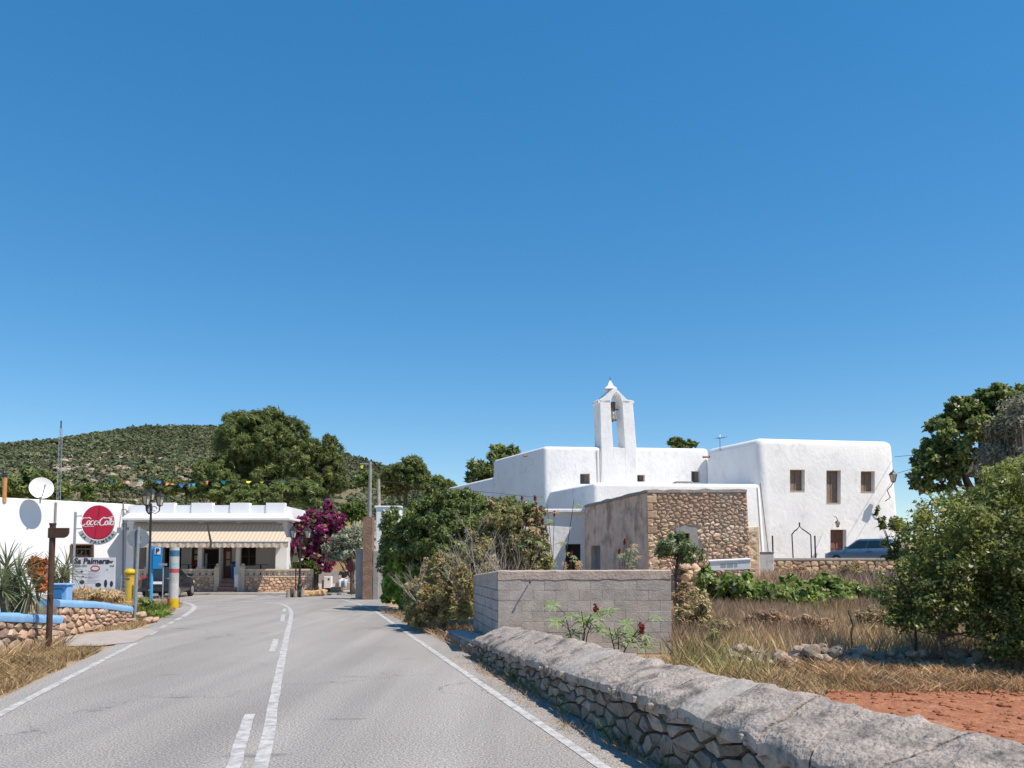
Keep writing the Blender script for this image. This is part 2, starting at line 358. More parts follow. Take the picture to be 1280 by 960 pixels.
def stone_geo(poly, gap, dep, rng, bulge=.3, rc=.2, fl=(.74, .90)):
    n = len(poly); cx = sum(p[0] for p in poly) / n; cz = sum(p[1] for p in poly) / n
    r = sum(math.hypot(p[0] - cx, p[1] - cz) for p in poly) / n
    k = max(.55, 1 - gap / r); poly = [(cx + (p[0] - cx) * k, cz + (p[1] - cz) * k) for p in poly]
    q = []
    for i in range(n):
        a, b = poly[i], poly[(i + 1) % n]
        if math.hypot(a[0] - b[0], a[1] - b[1]) < r * .22: q.append(((a[0] + b[0]) / 2, (a[1] + b[1]) / 2)); continue
        q.append((lerp(a[0], b[0], rc), lerp(a[1], b[1], rc))); q.append((lerp(a[0], b[0], 1 - rc), lerp(a[1], b[1], 1 - rc)))
    n = len(q); tx, tz = rng.uniform(-.35, .35), rng.uniform(-.35, .35); d0 = dep * rng.uniform(.6, 1.15)
    vs_ = [(p[0], p[1], -.03) for p in q]
    for p in q:
        s = rng.uniform(*fl); x = cx + (p[0] - cx) * s; z = cz + (p[1] - cz) * s
        vs_.append((x, z, max(.008, d0 * rng.uniform(.72, 1.05) + (x - cx) * tx * .4 + (z - cz) * tz * .4)))
    vs_.append((cx, cz, d0 * (1 + bulge * rng.random())))
    fs = [(i, (i + 1) % n, n + (i + 1) % n, n + i) for i in range(n)] + [(n + i, n + (i + 1) % n, 2 * n) for i in range(n)]
    return vs_, fs
def stones_on(frame, cells, mat, parent, rng, gap=.012, dep=.05, name='stone', limit=290, joined=False, skip=None, **kw):
    cnt = 0; mb = MB()
    for poly in cells:
        if skip:
            cx = sum(p[0] for p in poly) / len(poly); cz = sum(p[1] for p in poly) / len(poly)
            if skip(cx, cz): continue
        vs_, fs = stone_geo(poly, gap, dep, rng, **kw)
        W_ = [frame(*v) for v in vs_]
        if joined or cnt >= limit: mb.add(W_, fs)
        else:
            b = MB(); b.add(W_, fs); b.build(name, mat, parent); cnt += 1
    if mb.v: mb.build(name + '_facing', mat, parent, kind='stuff')

# ------------------------------------------------------------------ helpers: foliage
def unit(a): return a / (np.linalg.norm(a, axis=1, keepdims=True) + 1e-9)
def crown_pts(r, blobs, n, nclump=26, csize=.34, shell=.55, flatb=True):
    """blobs: (cx,cy,cz,rx,ry,rz). returns points and outward directions"""
    vol = np.array([(b[3] * b[4] * b[5]) ** .75 for b in blobs]); vol = vol / vol.sum()
    Ps, Ds = [], []
    for b, f in zip(blobs, vol):
        c = np.array(b[:3]); R = np.array(b[3:]); m = max(4, int(n * f)); k = max(4, int(nclump))
        d = unit(r.normal(size=(k, 3))); rad = shell + (1.03 - shell) * r.random((k, 1)) ** .6
        cc = d * rad; cs = csize * (.6 + .8 * r.random(k))
        idx = r.integers(0, k, m); e = unit(r.normal(size=(m, 3))) * (r.random((m, 1)) ** .45)
        q = cc[idx] + e * cs[idx][:, None]
        if flatb: q[:, 2] = np.where(q[:, 2] < -.75, -.75 + .3 * r.random(m), q[:, 2])
        Ps.append(c + q * R); Ds.append(unit(unit(e) * .75 + unit(q) * .6))
    return np.concatenate(Ps), np.concatenate(Ds)
def leaf_quads(r, pts, dirs, L, Wd, up=.35, rnd=.75, droop=0.0):
    n = len(pts); nr = unit(dirs * 1.0 + np.array([0, 0, up]) + r.normal(size=(n, 3)) * rnd)
    t = unit(np.cross(nr, r.normal(size=(n, 3)))); t[:, 2] -= droop; t = unit(t); b = unit(np.cross(nr, t))
    s = (.65 + .7 * r.random((n, 1))); l = L * s; w_ = Wd * s
    V = np.empty((n, 4, 3)); V[:, 0] = pts - t * l; V[:, 1] = pts + b * w_ - nr * w_ * .25; V[:, 2] = pts + t * l; V[:, 3] = pts - b * w_ - nr * w_ * .25
    F = np.arange(n * 4).reshape(n, 4); return V.reshape(-1, 3), F
def blades(r, pts, h0, h1, wd, lean=.35):
    n = len(pts); a = r.random(n) * 2 * math.pi; h = h0 + (h1 - h0) * r.random(n)
    s = np.stack([np.cos(a), np.sin(a), np.zeros(n)], 1); l = r.normal(size=(n, 3)) * lean * h[:, None]; l[:, 2] = h
    w_ = (wd * (.6 + .8 * r.random(n)))[:, None]
    V = np.empty((n, 4, 3)); V[:, 0] = pts - s * w_; V[:, 1] = pts + s * w_; V[:, 2] = pts + l * .6 + s * w_ * .7 + np.array([0, 0, .06]) * h[:, None]; V[:, 3] = pts + l
    return V.reshape(-1, 3), np.arange(n * 4).reshape(n, 4)
def tree(name, label, cat, base, top, blobs, n, L, Wd, mat, seed, group=None, trunk_r=.18, limbs=9, nclump=26, csize=.34, shell=.55, bark='bark', up=.35, rnd=.75, extra=None, crown='crown', droop=0.0):
    r = np.random.default_rng(seed); rg = random.Random(seed)
    t = thing(name, label, cat, base, group)
    pts, dr = crown_pts(r, blobs, n, nclump, csize, shell); V, F = leaf_quads(r, pts, dr, L, Wd, up, rnd, droop)
    np_obj(crown, V, F, M[mat], t)
    if extra:
        for nm, mt, fr in extra:
            k = r.random(len(pts)) < fr; V, F = leaf_quads(r, pts[k] + dr[k] * L * .7, dr[k], L, Wd, up, rnd, droop); np_obj(nm, V, F, M[mt], t)
    b = Vector(base); tp = Vector(top); mb = MB(); mid = lerp(b, tp, .5) + Vector((rg.uniform(-.1, .1), rg.uniform(-.1, .1), 0)) * (tp - b).length
    mb.tube([b - Vector((0, 0, .15)), lerp(b, mid, .5), mid, tp], [trunk_r * 1.25, trunk_r, trunk_r * .8, trunk_r * .4], 8)
    mb.build('trunk', M[bark], t, smooth=True)
    lm = MB(); sel = r.integers(0, len(pts), limbs)
    for i in sel:
        q = Vector(pts[i]); s = lerp(lerp(b, mid, .6), tp, rg.random() * .8)
        m_ = lerp(s, q, .5) + Vector((0, 0, -.06 * (q - s).length))
        lm.tube([s, m_, q], [trunk_r * .42, trunk_r * .26, trunk_r * .08], 5)
    if limbs: lm.build('limbs', M[bark], t)
    return t
# ================================================================== SETTING: ground, road
rng = random.Random(7)
def wallx(y): return -.55 + (13.6 - y) * .254          # road face of the near stone wall
def HG(x, y):
    z = 0.0
    right = sstep(wallx(min(y, 30)) + .5, wallx(min(y, 30)) + 2.2, x) if y < 34 else sstep(1, 5, x)
    z += right * .36 * sstep(13.5, 29, y)
    if x > 4: z += sstep(36.15, 36.4, y) * .75 * sstep(4.5, 6, x)
    z += sstep(62, 130, y) * 8.0 * (1 - sstep(-5, 30, x)) + sstep(62, 130, y) * 3.0 * sstep(-5, 30, x)
    return z
def onroad(x, y):
    if y < 24: return -8.6 - .27 * (y - 20) - 0 < x < wallx(y) + .15 if y > 9 else -12 < x < wallx(y) + .15
    return -26 < x < -2 and y < 62
xs = np.concatenate([-np.geomspace(900, 26, 26), np.arange(-25, 30, .5), np.geomspace(30, 900, 26)])
ys = np.concatenate([-np.geomspace(300, 5, 14), np.arange(-4, 62, .5), np.geomspace(62, 1800, 40)])
V = []; F = []
for y in ys:
    for x in xs:
        if -4 < y < 64 and -27 < x < 30:
            z = HG(x, y) + (-.03 if onroad(x, y) else N3(x * .7, y * .7) * .035 * (1 if x > 0 else .5) - .012)
        else: z = HG(x, y) - .03
        V.append((x, y, z))
nx = len(xs)
F = [(j * nx + i, j * nx + i + 1, (j + 1) * nx + i + 1, (j + 1) * nx + i) for j in range(len(ys) - 1) for i in range(nx - 1)]
M['earth'] = pm('dry_earth', (.36, .26, .165), (.25, .175, .11), scale=.9, rough=1, bump=.6, bscale=14, bdist=.04, cc=(.42, .33, .22), cscale=.35, cth=(.45, .65))
o = np_obj('ground', V, F, M['earth'], kind='structure'); o.data.polygons.foreach_set('use_smooth', [True] * len(o.data.polygons))

# asphalt material: speckle, wear lanes, tar stains
m, n, l, b = base_mat('asphalt'); M['asphalt'] = m
tc = n.new("ShaderNodeTexCoord")
def nz(sc, det, vec=None, st=None):
    q = n.new("ShaderNodeTexNoise"); q.inputs["Scale"].default_value = sc; q.inputs["Detail"].default_value = det
    v = tc.outputs["Object"]
    if st:
        mp = n.new("ShaderNodeMapping"); mp.inputs["Scale"].default_value = st; mp.inputs["Rotation"].default_value = (0, 0, -.26); l.new(v, mp.inputs[0]); v = mp.outputs[0]
    l.new(v, q.inputs[0]); return q.outputs[0]
def ramp(src, stops):
    q = n.new("ShaderNodeValToRGB")
    while len(q.color_ramp.elements) < len(stops): q.color_ramp.elements.new(.5)
    for e, (p, c) in zip(q.color_ramp.elements, stops): e.position = p; e.color = c4(c)
    l.new(src, q.inputs[0]); return q.outputs[0]
def mixc(f, a, bb, mode='MIX', fac=None):
    q = n.new("ShaderNodeMix"); q.data_type = 'RGBA'; q.blend_type = mode
    if f is None: q.inputs[0].default_value = fac
    else: l.new(f, q.inputs[0])
    for k, s in ((6, a), (7, bb)):
        if isinstance(s, (tuple, str)): q.inputs[k].default_value = c4(s)
        else: l.new(s, q.inputs[k])
    return q.outputs[2]
big = ramp(nz(.28, 5, st=(1.6, .5, 1)), [(.35, (.27, .252, .235)), (.65, (.345, .322, .302))])
spk = ramp(nz(55, 3), [(.32, (.45, .45, .45)), (.5, (.98, .98, .98)), (.68, (1.7, 1.68, 1.65))])
c1 = mixc(None, big, spk, 'MULTIPLY', 1.0)
st_ = ramp(nz(1.1, 4, st=(.55, 1.9, 1)), [(.64, (0, 0, 0)), (.71, (.55, .55, .55))])
c2 = mixc(st_, c1, (.105, .10, .098))
md = ramp(nz(7, 5), [(.58, (0, 0, 0)), (.8, (.35, .35, .35))])
c3 = mixc(md, c2, (.33, .31, .29))
vo = n.new("ShaderNodeTexVoronoi"); vo.feature = 'DISTANCE_TO_EDGE'; vo.inputs["Scale"].default_value = .33
mxv = n.new("ShaderNodeMix"); mxv.data_type = 'RGBA'; mxv.inputs[0].default_value = .28; l.new(tc.outputs["Object"], mxv.inputs[6])
nv = n.new("ShaderNodeTexNoise"); nv.inputs["Scale"].default_value = 1.3; nv.inputs["Detail"].default_value = 6; l.new(tc.outputs["Object"], nv.inputs[0])
sc_ = n.new("ShaderNodeVectorMath"); sc_.operation = 'SCALE'; sc_.inputs[3].default_value = 6; l.new(nv.outputs["Color"], sc_.inputs[0]); l.new(sc_.outputs[0], mxv.inputs[7])
l.new(mxv.outputs[2], vo.inputs[0])
ck = ramp(vo.outputs["Distance"], [(.0, (.8, .8, .8)), (.006, (0, 0, 0))])
gate_ = ramp(nz(.35, 2), [(.50, (0, 0, 0)), (.58, (1, 1, 1))])
ckm = mixc(None, ck, gate_, 'MULTIPLY', 1.0)
c4_ = mixc(ckm, c3, (.12, .115, .11))
# pale wheel paths along the driving direction
wp_ = ramp(nz(.9, 2, st=(1.7, .06, 1)), [(.38, (.90, .90, .90)), (.62, (1.05, 1.05, 1.045))])
c5_ = mixc(None, c4_, wp_, 'MULTIPLY', 1.0)
l.new(c5_, b.inputs["Base Color"]); b.inputs["Roughness"].default_value = .9; b.inputs["Specular IOR Level"].default_value = .25
bp = n.new("ShaderNodeBump"); bp.inputs["Strength"].default_value = .6; bp.inputs["Distance"].default_value = .006
l.new(nz(110, 2), bp.inputs["Height"]); l.new(bp.outputs[0], b.inputs["Normal"])

def smooth(pts, k=6):
    out = []
    for i in range(len(pts) - 1):
        p0, p1, p2, p3 = pts[max(i - 1, 0)], pts[i], pts[i + 1], pts[min(i + 2, len(pts) - 1)]
        for t in [j / k for j in range(k)]:
            out.append(.5 * ((2 * p1) + (p2 - p0) * t + (2 * p0 - 5 * p1 + 4 * p2 - p3) * t * t + (3 * p1 - p0 - 3 * p2 + p3) * t ** 3))
    return out + [pts[-1]]
def sheet(name, pts, z, mat, kind='structure'):
    me = bpy.data.meshes.new(name); bm = bmesh.new()
    f = bm.faces.new([bm.verts.new((p[0], p[1], z)) for p in pts]); bm.normal_update()
    if f.normal.z < 0: f.normal_flip()
    bmesh.ops.triangulate(bm, faces=bm.faces[:]); bm.to_mesh(me); bm.free(); return link_mesh(name, me, mat, None, kind)
def strip(name, pts, wd, z, mat, wob=0.0):
    V = []; F = []
    for i, p in enumerate(pts):
        d = (pts[min(i + 1, len(pts) - 1)] - pts[max(i - 1, 0)]); d.z = 0; d.normalize(); s = Vector((d.y, -d.x, 0))
        w1 = wd * (1 + wob * N3(i * .9, 3.1)); w2 = wd * (1 + wob * N3(i * .9, 9.7))
        V += [p + s * w1 / 2, p - s * w2 / 2]
    for v in V: v.z = z
    F = [(2 * i, 2 * i + 1, 2 * i + 3, 2 * i + 2) for i in range(len(pts) - 1)]
    me = bpy.data.meshes.new(name); me.from_pydata([tuple(v) for v in V], [], F); me.update(); return link_mesh(name, me, mat, None, 'structure')
def dens(pts, step=.4):
    out = []
    for a, c in zip(pts[:-1], pts[1:]):
        k = max(1, int((c - a).length / step)); out += [lerp(a, c, i / k) for i in range(k)]
    return out + [pts[-1]]
Lline = [Vector((-2.4, -3, 0)), Vector((-3.97, 3, 0)), G(0, 893), G(85, 848), G(170, 804)]
road = [Vector((-3.0, -6, 0))] + [p + Vector((-.35, 0, 0)) for p in Lline[1:]] + [G(185, 794) + Vector((-.3, 0, 0)), G(232, 765) + Vector((-.5, 0, 0)), G(240, 758) + Vector((-.4, 0, 0)), G(228, 753.5), G(205, 751.2),
        Vector((-30, 33, 0)), Vector((-30, 38.2, 0)), Vector((-10.6, 37.9, 0)), Vector((-9.2, 37.0, 0)), Vector((-8.2, 38.0, 0)), Vector((-7.5, 62, 0)), Vector((-3.0, 62, 0)), Vector((-5.4, 36, 0)), Vector((-5.0, 31, 0)), Vector((-3.4, 25, 0)),
        Vector((wallx(13) + .1, 13, 0)), Vector((wallx(3) + .1, 3, 0)), Vector((wallx(-6) + .1, -6, 0))]
sheet('road', road, 0.0, M['asphalt'])
strip('road_edge_line', dens([Vector((3.2, -3, 0)), G(755, 960), G(620, 868), G(530, 806), G(470, 765), G(448, 755), G(432, 750.5), G(415, 747)]), .105, .005, M['line'], .25)
strip('road_edge_line', dens(Lline), .105, .005, M['line'], .25)
for a, c in ((186, 195), (201, 207), (211, 217), (220, 226)):
    f = lambda px: G(px, np.interp(px, [170, 205, 240], [804, 783, 765]))
    strip('road_edge_line', dens([f(a), f(c)]), .12, .005, M['line'], .3)
strip('road_edge_line', smooth([G(229, 771), G(239, 764), G(243, 759.5), G(240, 756), G(232, 753.6), G(218, 752)]), .16, .005, M['line'], .2)
strip('road_centre_line', dens(smooth([Vector((-1.1, 2.2, 0)), G(325, 960), G(345, 861), G(358, 797), G(363, 776), G(364, 766), G(361, 760), G(354, 756), G(343, 753.8), G(330, 752.8)])), .115, .005, M['line'], .25)
for q in (((282, 990), (312, 893)), ((340, 815), (345, 799)), ((352.5, 777), (354.5, 768)), ((355, 764.5), (355.6, 761))):
    strip('road_dash', dens([G(*q[0]), G(*q[1])], .2), .11, .005, M['line'], .3)
strip('road_edge_line', dens([G(226, 755.2), G(262, 754.2), G(300, 752.6), G(345, 750.6)]), .18, .0055, M['line'], .3)
# kerb and pavement before the bar
KB = MB(); KB.box(-30, -10.4, 37.9, 39.3, -.1, .1); KB.build('bar_pavement', M['pave'], kind='structure', bevel=.02)
KB = MB(); KB.prism([(-10.4, 37.4, -.1), (-8.0, 38.4, -.1), (-7.5, 60, -.1), (-13, 60, -.1), (-13, 44, -.1), (-10.4, 44, -.1)], (0, 0, .17)); KB.build('plaza_pavement', M['pave'], kind='structure')
# driveway between the garden walls
sheet('driveway', [G(78, 808), G(84, 797), G(168, 784), G(196, 789), G(168, 803), G(120, 808)], .008, M['pave'])
sheet('red_soil', [Vector(p) for p in ((3.1, 8.0, 0), (3.5, 9.3, 0), (4.0, 10.1, 0), (4.7, 9.9, 0), (5.6, 10.05, 0), (7, 9.7, 0), (9, 9.9, 0), (14, 9.2, 0), (17, 6, 0), (17, 2, 0), (2.9, 2, 0), (2.6, 5, 0), (2.3, 7.0, 0))], .03,
      pm('red_soil', (.40, .17, .088), (.27, .105, .055), scale=5, rough=1, bump=1.0, bscale=18, bdist=.05, cc=(.45, .25, .15), cscale=1.2))
r = np.random.default_rng(5); mb = MB()
for i in range(1500):
    x, y = r.uniform(2.6, 9.5), r.uniform(4.0, 10.0); s = r.uniform(.012, .05) * (1 if r.random() < .9 else 1.8)
    if x > max(1.2 + wallx(y), 2.7 + .13 * (y - 2)) and x < .72 * y + 1: mb.lathe((x, y, .03), [(s, -s * .4), (s * .9, s * .25), (.004, s * .55)], 5)
mb.build('soil_clods', bpy.data.materials['red_soil'], kind='stuff')

# ================================================================== HILL
ridge_px = [(-500, 640), (-300, 610), (-100, 590), (0, 571), (60, 554), (100, 544), (150, 532), (200, 528), (270, 529), (340, 538), (400, 554), (480, 579), (540, 599), (600, 612), (680, 632), (800, 650), (1000, 668)]
YR = 450.0
def ridge(x):
    px = 640 + x / YR * FPX
    return (P(px, interp(ridge_px, px) + 5, YR).z)
def HH(x, y):
    s = min(1, max(0, (y - 95) / (YR - 95)))
    z = ridge(x) * s ** 1.15 - 6 * (1 - s)
    z += (N3(x * .02, y * .02, 5) * 5 + N3(x * .06, y * .06, 2) * 1.6) * min(1, s * 3) * (1 - .8 * sstep(.8, 1, s))
    if y > YR: z = ridge(x) - (y - YR) * .18
    return z
hx = np.linspace(-520, 190, 120); hy = np.linspace(90, 560, 80)
V = [(x, y, HH(x, y)) for y in hy for x in hx]; k = len(hx)
F = [(j * k + i, j * k + i + 1, (j + 1) * k + i + 1, (j + 1) * k + i) for j in range(len(hy) - 1) for i in range(k - 1)]
M['hill'] = pm('hill_scrub_soil', (.24, .175, .11), (.105, .105, .05), scale=.045, rough=1, bump=.8, bscale=.4, bdist=1.2, cc=(.29, .235, .175), cscale=.05, cth=(.56, .66), detail=9)
np_obj('hill', V, F, M['hill'], kind='structure')
r = np.random.default_rng(11)
cx = []; 
while len(cx) < 24000:
    x = r.uniform(-430, 110); y = r.uniform(105, 462); px = 640 + x / y * FPX
    if px < -90 or px > 720: continue
    z = HH(x, y); py = 700 - (z - H) / y * FPX
    d = N3(x * .035, y * .035, 9)
    s = (y - 95) / 355
    rocky = math.exp(-(((px - 85) / 75) ** 2 + ((py - 580) / 14) ** 2)) + math.exp(-(((px - 170) / 60) ** 2 + ((py - 607) / 10) ** 2)) + .9 * math.exp(-(((px - 430) / 50) ** 2 + ((py - 625) / 18) ** 2))
    if r.random() < rocky * .75 + (.3 if d < -.22 else 0) + (.35 if y < 180 else 0): continue
    cx.append((x, y, z, (r.uniform(.5, 1.2) if r.random() < .85 else r.uniform(1.2, 1.9)) * (1.1 if y > 250 else .7)))
cx = np.array(cx); nq = 16
pts = np.repeat(cx, nq, 0); e = unit(r.normal(size=(len(pts), 3))); e[:, 2] = np.abs(e[:, 2])
rad = pts[:, 3:4]
pp = pts[:, :3] + e * rad * np.array([1, 1, 1.15]) * (.75 + .3 * r.random((len(pts), 1)))
V, F = leaf_quads(r, pp, e, 1.0, .75, .3, .5)
sc = np.repeat(rad[:, 0] * .48, 4)[:, None]; ctr = np.repeat(pp, 4, 0); V = ctr + (V - ctr) * sc
np_obj('pine_forest', V, F, M['forest'], kind='stuff')
# boulders on the bald flank
mb = MB()
for i in range(110):
    px = r.normal(90, 55); py = r.normal(581, 10)
    if r.random() < .3: px, py = r.normal(170, 45), r.normal(606, 7)
    y = 300.0
    for q in np.arange(110, 440, 3.0):
        x = (px - 640) / FPX * q
        if HH(x, q) > P(px, py, q).z: y = q; break
    x = (px - 640) / FPX * y; z = HH(x, y); s = r.uniform(.5, 1.6)
    mb.lathe((x, y, z), [(s * .9, -s * .5), (s * 1.1, 0), (s * .7, s * .5), (.02, s * .62)], 6)
mb.build('hillside_rocks', pm('pale_rock', (.42, .36, .30), (.33, .27, .23), scale=.6, rough=1, bump=.5), kind='stuff')
# white house on the ridge
t = thing('ridge_house', 'tiny white house on the ridge at the far left of the hill', 'house', P(36, 559, 440))
mb = MB(); q = P(36, 561, 440); mb.box(q.x - 2.5, q.x + 1.5, 438, 446, q.z - 4, q.z + 2.2); mb.box(q.x - .2, q.x + 4.2, 439, 446, q.z - 4, q.z + 3.8); mb.build('wall', M['plaster'], t, bevel=.15)
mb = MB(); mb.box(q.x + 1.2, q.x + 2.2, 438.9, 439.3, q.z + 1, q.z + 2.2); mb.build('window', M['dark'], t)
t = thing('ridge_house', 'smaller pale house left of the white house on the ridge', 'house', P(22, 562, 440))
mb = MB(); q = P(22, 562, 440); mb.box(q.x - 1.8, q.x + 1.4, 438, 444, q.z - 4, q.z + 2.0); mb.build('wall', M['plaster'], t, bevel=.15)
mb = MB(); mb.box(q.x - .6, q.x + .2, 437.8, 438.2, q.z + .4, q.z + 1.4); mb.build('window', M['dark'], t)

# ================================================================== CHURCH
ch = thing('church', 'large whitewashed church with a bell gable and tall block with three windows', 'church', (9, 52, 0))
def V2(p, z): return Vector((p.x, p.y, z))
def body(base, top, zb, zt, name, parent, rnd=.35, seg=4, mat='plaster', bulge=.05, sub=1.1):
    mb = MB(); mb.loft([[V2(p, zb) for p in base], [V2(p, zt) for p in top]])
    off = OFF[parent.name]; me = bpy.data.meshes.new(name); me.from_pydata([tuple(v - off) for v in mb.v], [], mb.f)
    bm = bmesh.new(); bm.from_mesh(me); bmesh.ops.recalc_face_normals(bm, faces=bm.faces)
    es = [e for e in bm.edges if max(v.co.z for v in e.verts) > zt - off.z - .2]
    bmesh.ops.bevel(bm, geom=es, offset=rnd, segments=seg, profile=.5, affect='EDGES', clamp_overlap=True)
    bm.to_mesh(me); bm.free(); me.polygons.foreach_set('use_smooth', [True] * len(me.polygons))
    o = link_mesh(name, me, M[mat], parent)
    try: me.set_sharp_from_angle(angle=math.radians(28))
    except Exception: pass
    return o
def face_n(a, b_):
    d = (b_ - a); d.z = 0; nn = Vector((d.y, -d.x, 0)).normalized(); return nn if nn.y < 0 else -nn
# tall block
FL, FR, BL = P(947, 546, 48.5), P(1117, 549.5, 49.9), P(881, 561.5, 53.6); BR = FR + (BL - FL)
bFL, bFR = P(959, 693, 48.0), P(1130, 693, 49.4)
ZB = 9.12
blk = body([bFL, bFR, BR + Vector((.4, .3, 0)), BL + Vector((.1, 0, 0))], [FL, FR, BR, BL], .6, ZB, 'tall_block', ch, .42)
a0, a1, a2 = V2(FL, ZB), V2(FR, ZB), V2(bFL, .6); nb = (a1 - a0).cross(a2 - a0).normalized(); nb = nb if nb.y < 0 else -nb
nin = Vector((-face_n(FL, FR).x, -face_n(FL, FR).y, 0))
def wbox(x0, y0, x1, y1, p0, nn, depth, out=.3):
    c = [RP(x, y, p0, nn) for x, y in ((x0, y1), (x1, y1), (x1, y0), (x0, y0))]
    c2 = [Vector((c[0].x, c[0].y, c[0].z))] + c[1:]
    return c2, MB().prism([p - nin * out for p in c2], nin * (depth + out))
wins = [(987.5, 587, 1006, 614), (1033, 588, 1051, 629), (1076, 589, 1093.5, 615)]
cs = []; fr_ = []
for q in wins + [(1038, 662, 1058, 700)]:
    c, mb = wbox(*q, a0, nb, .55); cs.append(mb); fr_.append(c)
cut(blk, cs)
for q, c in zip(wins, fr_[:3]):
    cc = [p + nin * .42 for p in c]; wd = cc[1] - cc[0]; hh = cc[3] - cc[0]
    wo = MB().prism(cc, nin * .06).build('window', M['woodgrey'], ch)
    for i in range(2):
        s = lerp(cc[0], cc[1], .06 + .47 * i); e = lerp(cc[0], cc[1], .47 + .47 * i)
        MB().prism([s - nin * .035 + hh * .04, e - nin * .035 + hh * .04, e - nin * .035 + hh * .96, s - nin * .035 + hh * .96], nin * .034).build('shutter', M['woodgrey'], wo, bevel=.008)
    # thin stone sill
    MB().prism([c[0] + nin * .35 + Vector((0, 0, -.01)), c[1] + nin * .35 + Vector((0, 0, -.01)), c[1] - nin * .03 + Vector((.0, 0, -.01)), c[0] - nin * .03 + Vector((0, 0, -.01))], (0, 0, .03)).build('sill', M['cream'], wo)
c = fr_[3]; cc = [p + nin * .40 for p in c]; hh = cc[3] - cc[0]
do = MB().prism(cc, nin * .06).build('door', M['doorred'], ch)
for i in range(2):
    for j in range(3):
        s = lerp(cc[0], cc[1], .08 + .46 * i); e = lerp(cc[0], cc[1], .46 + .46 * i)
        MB().prism([s - nin * .03 + hh * (.05 + .32 * j), e - nin * .03 + hh * (.05 + .32 * j), e - nin * .03 + hh * (.3 + .32 * j), s - nin * .03 + hh * (.3 + .32 * j)], nin * .029).build('panel', M['doorred'], do, bevel=.01)
# nave
NFL, NFR, NBL = P(680, 557, 52.7), P(886, 559.5, 53.75), P(616, 575.5, 60.2); NBR = NFR + (NBL - NFL) + Vector((2, 0, 0))
ZN = 9.2
nav = body([NFL + Vector((.0, -.12, 0)), NFR + Vector((0, -.12, 0)), NBR, NBL + Vector((-.05, 0, 0))], [NFL, NFR, NBR, NBL], .0, ZN, 'nave', ch, .26)
nn = face_n(NFL, NFR); nin2 = nin; nin = -nn
cs = []; fr_ = []
for q in ((725, 592, 737.5, 605), (795, 593.5, 806, 602), (864, 589, 875.5, 603)):
    c, mb = wbox(*q, V2(NFL, 5) , nn, .6); cs.append(mb); fr_.append(c)
cut(nav, cs)
for c in fr_:
    cc = [p + nin * .45 for p in c]; wo = MB().prism(cc, nin * .05).build('window', M['woodgrey'], ch)
    md_ = [lerp(cc[0], cc[1], .46), lerp(cc[0], cc[1], .54), lerp(cc[3], cc[2], .54), lerp(cc[3], cc[2], .46)]
    MB().prism([p - nin * .03 for p in md_], nin * .028).build('mullion', M['wood'], wo)
    MB().prism([p - nin * .02 for p in (lerp(cc[0], cc[1], .08), lerp(cc[0], cc[1], .42), lerp(cc[3], cc[2], .42), lerp(cc[3], cc[2], .08))], nin * .018).build('pane', M['glass'], wo)
# sacristy at the back left
s0, s1 = P(616, 594, 60.3), P(558, 612, 69.5)
body([s0, s0 + Vector((8, 1, 0)), s1 + Vector((9, 2, 0)), s1], [s0 + Vector((.05, 0, 0)), s0 + Vector((8, 1, 0)), s1 + Vector((9, 2, 0)), s1 + Vector((.05, 0, 0))], 0, 7.95, 'sacristy', ch, .3)
# front wing
WFL, WFR, WBL = P(742, 603, 46.9), P(950.5, 603, 47.7), P(682, 613.5, 52.9)
wg = body([WFL + Vector((-.12, -.1, 0)), P(959.5, 692, 47.75), Vector((14.9, 54.5, 0)), WBL + Vector((-.1, .4, 0))], [WFL, WFR, Vector((14.2, 54.5, 0)), WBL + Vector((0, .4, 0))], 0, 6.2, 'front_wing', ch, .24)
q = P(855, 603, 48.5)
MB().box(q.x - .55, q.x + .5, 48.3, 49.4, 6.1, 6.42).build('chimney_box', M['greywall'], ch, bevel=.03)
# lean-to with an eave
A0, A1 = P(596, 640, 36.1), P(737, 640, 36.1)
lt = body([A0, A1, Vector((4.6, 46.6, 0)), Vector((-1.6, 46.6, 0))], [A0, A1, Vector((4.6, 46.6, 0)), Vector((-1.6, 46.6, 0))], 0, 3.80, 'lean_to', ch, .02, 1)
MB().prism([V2(A0, 3.78) + Vector((-.12, -.115, 0)), V2(P(733, 640, 36), 3.78) + Vector((0, -.115, 0)), Vector((4.66, 46.5, 3.78)), Vector((-1.7, 46.5, 3.78))], (0, 0, .17)).build('eave', M['plaster'], ch, bevel=.04)
p0 = V2(A0, 2); nA = Vector((0, -1, 0)); nin = Vector((0, 1, 0))
c, mb = wbox(707, 680, 726, 724, p0, nA, .4); cut(lt, [mb])
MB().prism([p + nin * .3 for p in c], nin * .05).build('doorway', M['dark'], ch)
# bell gable
YG = NFL.y - .06
def g(px, py, y=None):
    return RP(px, py, V2(NFL, 5) + face_n(NFL, NFR) * .05, face_n(NFL, NFR))
slopeY = face_n(NFL, NFR)
dep = Vector((-.36, .93, 0)) * .95
outer = [(752.3, 606), (751.6, 560), (749.8, 503), (749.3, 499.5), (755, 496.5), (768.5, 484), (784, 499.5), (791.5, 500.5), (791.2, 503.5), (795.8, 560), (797.0, 606)]
inn = [(781.2, 559.5), (777.8, 505), (776.5, 499), (773.5, 493.5), (770, 490.5), (766.8, 493.5), (764.2, 499), (763.4, 505), (766.6, 559.5)]
base_r = outer[:1]; 
poly = [g(*p) for p in ([(766.8, 606)] + outer[:1] + outer[1:] + [(781.4, 606)] + inn)]
